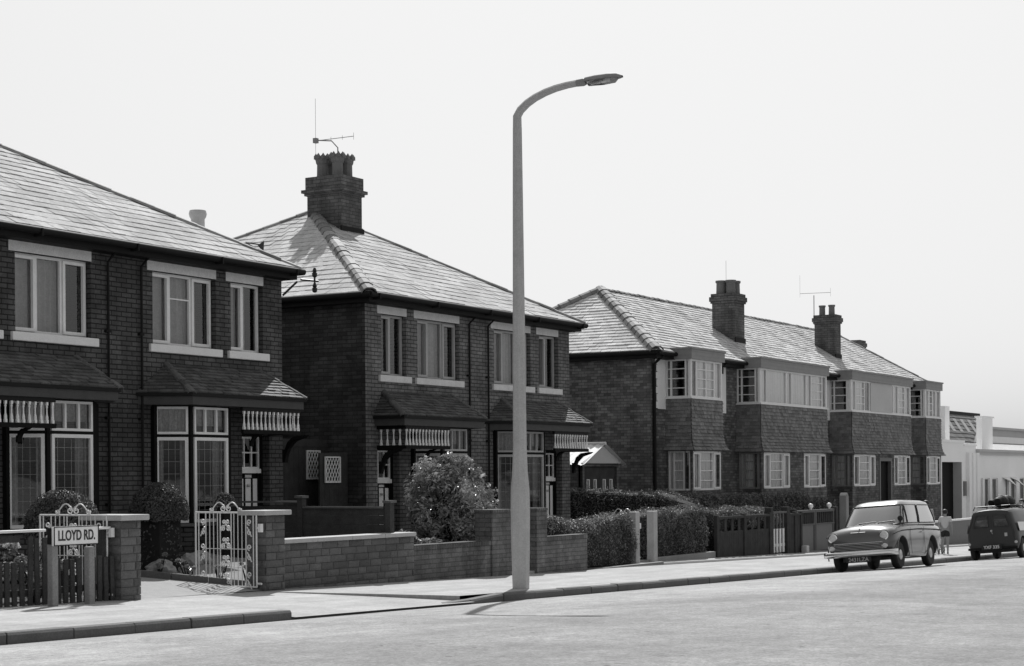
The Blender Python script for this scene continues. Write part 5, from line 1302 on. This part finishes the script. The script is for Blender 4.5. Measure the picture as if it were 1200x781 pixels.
# --- tricycle ---------------------------------------------------------------
def bikewheel(par, c, r, ax, wd=.03):
    mb = MB(); pts = [(c[0]+r*math.cos(a),c[1],c[2]+r*math.sin(a)) for a in [2*PI*k/20 for k in range(21)]]
    mb.tube(pts, wd*.5, 6); w_ = mb.build('wheel', M['rubber'], par, smooth=60)
    mb = MB()
    for k in range(6): a = PI*k/6; mb.tube([(c[0]-r*math.cos(a),c[1],c[2]-r*math.sin(a)),(c[0]+r*math.cos(a),c[1],c[2]+r*math.sin(a))], .004, 4)
    mb.lathe([(.02,-.03),(.025,0),(.02,.03)], c, 8, 'y'); mb.build('spokes', M['alu'], w_)
# ------------------------------------------------------------------ people
M['skin'] = plain('skin', .34, .6, .12, 8, 40, 0); M['shirt'] = plain('pale_shirt', .66, .85, .12, 8, 50, .1); M['shorts'] = plain('dark_shorts', .035, .9, .3, 8, 50, .1); M['hair'] = plain('hair', .02, .6, .3, 30, 90, .2); M['dress'] = plain('patterned_dress', .34, .9, .75, 16, 60, 0); M['shoe'] = plain('shoe', .06, .6, .2); M['sock'] = plain('sock', .55, .9, .2)
def skin_mesh(name, verts, edges, radii, mat, parent, root=0, sub=2):
    me = bpy.data.meshes.new(name); me.from_pydata([tuple(v) for v in verts], edges, [])
    o = bpy.data.objects.new(name, me); COL.objects.link(o); o.parent = parent
    m = o.modifiers.new('skin', 'SKIN'); m.use_smooth_shade = True
    for i, r in enumerate(radii):
        r = r if isinstance(r, tuple) else (r, r); me.skin_vertices[0].data[i].radius = r; me.skin_vertices[0].data[i].use_root = (i == root)
    s = o.modifiers.new('sub', 'SUBSURF'); s.levels = sub; s.render_levels = sub
    bpy.context.view_layer.update(); dg = bpy.context.evaluated_depsgraph_get()
    new = bpy.data.meshes.new_from_object(o.evaluated_get(dg)); o.modifiers.clear(); o.data = new; new.name = name
    new.materials.clear(); new.materials.append(mat); OFF[o] = V((0,0,0)); return o
def person(label, loc, rotz, H, pose, cloth, hatm=None):
    """local: facing +x, left = +y; sizes in head-relative units scaled by H"""
    t = thing('person', loc, label, 'person', local=True, rot=(0,0,rotz)); k = H/1.75; P = {n: V(p)*k for n, p in pose.items()}
    vs = []; ed = []; rd = []; idx = {}
    def vtx(n, p, r): idx[n] = len(vs); vs.append(V(p)); rd.append(r if isinstance(r, tuple) else r); return idx[n]
    def add(n, p, r, to=None):
        i = vtx(n, p, tuple(x*k for x in r) if isinstance(r, tuple) else r*k)
        if to: ed.append((idx[to], i))
    add('pelvis', P['pelvis'], .125); add('waist', P['waist'], .115, 'pelvis'); add('chest', P['chest'], .135, 'waist'); add('neckb', P['neckb'], .075, 'chest')
    add('neck', P['neck'], .052, 'neckb'); add('skull0', P['head']-V((0,0,.06))*k, .07, 'neck'); add('skull', P['head']+V((0,0,.02))*k, .092, 'skull0'); add('crown', P['head']+V((-.01,0,.085))*k, .065, 'skull')
    for s in 'LR':
        add('sh'+s, P['sh'+s], .058, 'chest'); add('el'+s, P['el'+s], .042, 'sh'+s); add('wr'+s, P['wr'+s], .028, 'el'+s)
        d = (P['wr'+s]-P['el'+s]).normalized(); sd_ = V((0,1,0)) if abs(d.y) < .8 else V((1,0,0)); fwd = d.cross(sd_).normalized()
        add('pm'+s, P['wr'+s]+d*.055*k, (.034,.02), 'wr'+s)
        for i in range(4):
            b = P['wr'+s]+d*.095*k+fwd*(.027-.018*i)*k; l = (.07,.08,.075,.058)[i]*k
            add(f'f{i}a'+s, b, .0095, 'pm'+s); add(f'f{i}b'+s, b+d*l*.6, .0085, f'f{i}a'+s); add(f'f{i}c'+s, b+d*l+sd_*(.02*k if s == 'R' else -.02*k), .0075, f'f{i}b'+s)
        add('tha'+s, P['wr'+s]+d*.04*k+fwd*.035*k, .011, 'pm'+s); add('thb'+s, P['wr'+s]+d*.085*k+fwd*.055*k, .009, 'tha'+s)
        add('hip'+s, P['hip'+s], .09, 'pelvis'); add('kn'+s, P['kn'+s], .058, 'hip'+s); add('cf'+s, P['kn'+s].lerp(P['an'+s],.35)+V((-.01,0,0))*k, .052, 'kn'+s); add('an'+s, P['an'+s], .034, 'cf'+s)
        f = (P['to'+s]-P['an'+s]); add('to'+s, P['to'+s], (.036,.024), 'an'+s)
    body = skin_mesh('body', vs, ed, rd, M['skin'], t)
    # face
    h = P['head']; fc = MB()
    fc.lathe([(.001,0),(.016,.0),(.011,.022),(.003,.032)], h+V((.082,0,-.01))*k, 8, 'x'); fc.build('nose', M['skin'], t, smooth=60)
    for s in (-1,1):
        mb = MB(); mb.lathe([(.002,0),(.012*k,.003*k),(.008*k,.008*k)], h+V((.084,s*.033,.022))*k, 8, 'x'); mb.build('eye', M['black'], t)
        mb = MB(); mb.lathe([(.004*k,-.012*k),(.024*k,-.008*k),(.026*k,.004*k),(.008*k,.01*k)], h+V((-.005,s*.09,-.0))*k, 8, 'y'); mb.build('ear', M['skin'], t, smooth=60)
    mb = MB(); mb.tube([h+V((.078,-.024,-.052))*k, h+V((.088,0,-.05))*k, h+V((.078,.024,-.052))*k], .005*k, 5); mb.build('mouth', M['shorts'], t)
    hb = bmesh.new(); bmesh.ops.create_uvsphere(hb, u_segments=24, v_segments=14, radius=1)
    for v in hb.verts:
        d = v.co.copy(); q = 1+.05*noise.noise(d*4)
        cutf = .0 if (d.x > .35 and d.z < .42) else 1
        v.co = h+V((-.014+d.x*(.106 if cutf else .08), d.y*(.106 if cutf else .075), .03+d.z*(.108 if d.z > -.3 else .1)))*k*1.0*q if False else h+V(((-.016+d.x*(.107 if cutf else .07)), d.y*(.104 if cutf else .06), .035+d.z*.1))*k
    hr = mesh_obj('hair', hb, M['hair'], t, 60)
    # clothes
    c = cloth
    if c.get('shirt'):
        V2 = [P['pelvis']+V((0,0,.04))*k, P['waist'], P['chest'], P['neckb']]; E2 = [(0,1),(1,2),(2,3)]; r2 = [.142*k,.132*k,.152*k,.082*k]
        for s in 'LR':
            i = len(V2); V2 += [P['sh'+s], P['sh'+s].lerp(P['el'+s], c.get('sleeve',.7))]; E2 += [(2,i),(i,i+1)]; r2 += [.072*k,.06*k]
        skin_mesh('shirt', V2, E2, r2, M[c['shirt']], t)
    if c.get('shorts'):
        V2 = [P['pelvis']]; E2 = []; r2 = [.148*k]; V2.append(P['waist'].lerp(P['pelvis'],.6)); E2.append((0,1)); r2.append(.14*k)
        for s in 'LR':
            i = len(V2); V2 += [P['hip'+s], P['hip'+s].lerp(P['kn'+s], c.get('leg',.62))]; E2 += [(0,i),(i,i+1)]; r2 += [.108*k,.1*k if c.get('leg',.62) < .9 else .075*k]
        skin_mesh('shorts' if c.get('leg',.62) < .9 else 'trousers', V2, E2, r2, M[c['shorts']], t)
    if c.get('dress'):
        mb = MB(); pe, kn = P['pelvis'], (P['knL']+P['knR'])/2
        rings = [(P['waist'],.125,.105),(pe+V((0,0,.02))*k,.17,.14),(pe.lerp(kn,.4),.2,.17),(pe.lerp(kn,1.0),.24,.2)]
        vv = []; n = 20
        for (cc, ry, rx) in rings:
            for q in range(n): a = 2*PI*q/n; w_ = 1+.06*math.sin(a*5); vv.append(cc+V((rx*math.cos(a)*w_, ry*math.sin(a)*w_, 0))*k)
        mb.add(vv, [(i*n+q, i*n+(q+1)%n, (i+1)*n+(q+1)%n, (i+1)*n+q) for i in range(3) for q in range(n)]); mb.build('skirt', M[c['dress']], t, smooth=60)
    for s in 'LR':
        V2 = [P['an'+s]+V((-.02,0,-.035))*k, P['an'+s].lerp(P['to'+s],.5)+V((0,0,-.012))*k, P['to'+s]]; skin_mesh('shoe', V2, [(0,1),(1,2)], [(.04*k,.04*k),(.043*k,.034*k),(.038*k,.026*k)], M['shoe'], t, 1, 1)
    if hatm:
        mb = MB(); mb.lathe([(.112*k,0),(.115*k,.03*k),(.1*k,.085*k),(.05*k,.115*k),(.005,.12*k)], h+V((-.01,0,.05))*k, 16); mb.add([h+V((.06,-.08,.055))*k, h+V((.17,-.05,.035))*k, h+V((.17,.05,.035))*k, h+V((.06,.08,.055))*k], [(0,1,2,3)]); mb.build('cap', hatm, t, smooth=50)
    return t
stand = dict(pelvis=(0,0,.93), waist=(0,0,1.1), chest=(0,0,1.3), neckb=(-.01,0,1.44), neck=(0,0,1.5), head=(.025,0,1.615), shL=(0,.17,1.39), shR=(0,-.17,1.39), elL=(-.04,.24,1.12), elR=(-.04,-.24,1.12), wrL=(.06,.25,.88), wrR=(.06,-.25,.88),
             hipL=(0,.085,.88), hipR=(0,-.085,.88), knL=(.02,.09,.49), knR=(.02,-.09,.49), anL=(0,.09,.075), anR=(0,-.09,.075), toL=(.17,.11,.028), toR=(.17,-.11,.028))
boy = dict(stand); boy.update(knL=(.1,.09,.5), anL=(.13,.09,.085), toL=(.29,.1,.03), knR=(-.05,-.09,.5), anR=(-.14,-.09,.1), toR=(.02,-.1,.028), elL=(.12,.24,1.14), wrL=(.3,.18,1.0), elR=(-.1,-.24,1.12), wrR=(-.02,-.26,.88), head=(.045,0,1.6))
person('boy in white shirt and dark shorts walking between the parked car and van', (46.95,14.05,pav(46.95,14.05)), math.radians(20), 1.24, boy, dict(shirt='shirt', sleeve=.65, shorts='shorts', leg=.6))
kid = dict(stand); kid.update(pelvis=(0,0,.62), waist=(.06,0,.78), chest=(.14,0,.96), neckb=(.17,0,1.08), neck=(.19,0,1.13), head=(.24,0,1.24), shL=(.15,.17,1.04), shR=(.15,-.17,1.04), elL=(.3,.24,.86), elR=(.3,-.24,.86), wrL=(.5,.17,.86), wrR=(.5,-.17,.86), hipL=(.02,.1,.58), hipR=(.02,-.1,.58), knL=(.42,.13,.52), knR=(.42,-.13,.44), anL=(.44,.13,.14), anR=(.5,-.13,.1), toL=(.6,.13,.08), toR=(.66,-.13,.06))
kx, ky = 47.55, 14.42
person('small child in patterned clothes on a tricycle behind the estate car', (kx,ky,pav(kx,ky)), math.radians(200), .95, kid, dict(shirt='dress', sleeve=.6, shorts='dress', leg=.6))
tr = thing('tricycle', (kx,ky,pav(kx,ky)), 'small child\'s tricycle ridden beside the boy behind the estate car', 'tricycle', local=True, rot=(0,0,math.radians(200)))
bikewheel(tr, (.34,0,.13), .13, 0); bikewheel(tr, (-.12,.16,.09), .09, 0); bikewheel(tr, (-.12,-.16,.09), .09, 0)
mb = MB(); mb.tube([(.34,0,.13),(.29,0,.3),(.27,0,.44)], .012, 6); mb.tube([(.28,0,.33),(.1,0,.26),(-.12,0,.12)], .014, 6); mb.tube([(-.12,.16,.09),(-.12,0,.11),(-.12,-.16,.09)], .011, 6); mb.build('frame', M['mid'], tr)
mb = MB(); mb.tube([(.27,.15,.46),(.27,.05,.45),(.27,-.05,.45),(.27,-.15,.46)], .011, 6); mb.build('handlebar', M['chrome'], tr)
mb = MB(); mb.lathe([(.03,.0),(.085,.02),(.075,.045),(.02,.055)], (.0,0,.24), 12); mb.build('saddle', M['black'], tr, smooth=50)
wom = dict(stand); wom.update(elL=(.1,.2,1.14), wrL=(.28,.14,1.04), head=(.05,0,1.6))
person('dark haired woman in patterned dress standing behind the estate car', (47.1,14.62,pav(47.1,14.6)), math.radians(15), 1.48, wom, dict(shirt='dress', sleeve=.5, dress='dress', shorts=None))
man = dict(stand)
person('person in white shirt standing beyond the van at the right edge', (51.6,13.15,gz(51.6)+.05), math.radians(150), 1.62, man, dict(shirt='shirt', sleeve=.75, shorts='shorts', leg=.97))
# ------------------------------------------------------------------ buildings at the end of the street
M['white2'] = plain('far_render', .93, .85, .1, .5, 20, .1); M['roofd'] = slate('dark_sheet_roof', .07, .4, .6, .4); M['panew'] = plain('shop_glass', .03, .15, .3, 2, 20, 0, spec=.7)
t = thing('white_shop_building', (76,20.8,gz(76)), 'white rendered single storey building with cornice and tall windows, beyond the flats', 'building')
zb = gz(76)-1; F = FRONT(20.8); mb = MB(F)
wins = [(74.75,75.1),(75.35,76.2),(76.55,77.5),(78.75,79.3),(79.65,80.6),(81.2,82.2),(82.6,83.5),(84,85)]
wall(mb, 69.05, 74.1, zb, 3.1, [(69.15,71.95,zb,2.3)], .36); mb.build('wing_wall', M['white2'], t)
mb = MB(F); mb.box(71.9,71.945,-.36,-.005,zb,2.29); mb.build('door_jamb', M['rend2'], t)
mb = MB(F); wall(mb, 74.12, 90, zb, 2.75, [(a,b,.35,1.62) for a,b in wins], .25); mb.M = None; mb.box(74.12,90,21.06,33,zb,2.6); 
mb.build('front_wall', M['white2'], t)
mb = MB(F); mb.box(74.0,90,-.02,.16,2.75,2.86); mb.box(74.0,90,-.02,.1,2.62,2.75); mb.build('cornice', M['rend2'], t)
mb = MB(F); mb.box(69.0,72.2,-.62,.06,3.1,3.2); mb.box(72.2,74.1,-.62,.04,2.98,3.05); mb.build('wing_coping', M['white2'], t)
for x in (72.55,73.15,73.75):
    mb = MB(F); mb.box(x,x+.35,.002,.14,zb,2.7); mb.build('pilaster', M['white2'], t)
mb = MB(F); mb.box(69.15,71.95,-1.2,-.365,zb,2.3); mb.build('doorway', M['dark'], t)
mb = MB(F); mb.box(72.1,72.45,.002,.05,.9,1.5); mb.build('notice_board', M['mid'], t)
for i, (a,b) in enumerate(wins):
    mb = MB(F); ring(mb, a, b, .35, 1.62, .05, -.12, -.06); f_ = mb.build('window', M['white'], t)
    mb = MB(F); mb.quad((a,-.1,.35),(b,-.1,.35),(b,-.1,1.62),(a,-.1,1.62)); mb.build('pane', M['panew'], f_)
for (x0,x1) in ((78.2,79.3),(79.5,80.6)):
    mb = MB(F); mb.add([(x0,.01,1.64),(x1,.01,1.64),(x0+.1,.3,1.5),(x1-.15,.45,1.2)], [(0,1,3,2),(0,2,1)]); mb.build('awning', M['white'], t)
mb = MB(); mb.box(77.5,79.25,21.5,21.75,2.5,4.3); mb.box(77.44,79.32,21.44,21.81,4.3,4.38); mb.build('tower', M['white2'], t)
mb = MB(); mb.box(73.3,73.95,21.9,22.3,2.5,4.7); mb.build('pier', M['white2'], t)
mb = MB(); mb.box(79.26,92,22.3,22.5,2.5,3.2); mb.build('rear_parapet', M['white2'], t)
mb = MB(); slates(mb, (74.5,22.7,2.9),(80.2,22.7,2.9),(74.5,24.6,4.7),(88.2,24.6,4.7), 9, .5, .03, seed=2); under(mb, (74.5,22.7,2.9),(80.2,22.7,2.9),(74.5,24.6,4.7),(88.2,24.6,4.7)); rf = mb.build('north_light_roof', M['roofd'], t)
mb = MB()
for i in range(5): x = 80.3+1.2*i; mb.add([(x,23.6,3.8),(x+.5,23.6,3.8),(x+1.5,24.3,4.46),(x+1.0,24.3,4.46)], [(0,1,2,3)])
mb.build('roof_glazing', M['fasc'], rf)
mb = MB(); mb.box(74.5,88.3,24.58,24.8,4.4,4.85); mb.build('roof_ridge', M['gutter'], rf)
t = thing('long_white_building', (96,30,gz(96)), 'long pale building with a bright horizontal band at far right', 'building')
mb = MB(); mb.box(88,130,30,44,gz(96)-2,4.6); mb.build('wall', M['rend2'], t)
mb = MB(); mb.box(87.9,130.1,29.85,29.998,3.75,4.15); mb.build('white_band', M['white'], t)
mb = MB(); mb.box(87.8,130.2,29.8,44.2,4.6,4.75); mb.build('parapet', M['rend2'], t)
hedge([(73.5,19.8),(77,19.8),(82,19.8),(88,19.8)], .9, [1.2,1.45,1.5,1.5], 'low dark planting under the shop windows at far right', 3500, .08, 'leafd', seed=15, rough=.12)
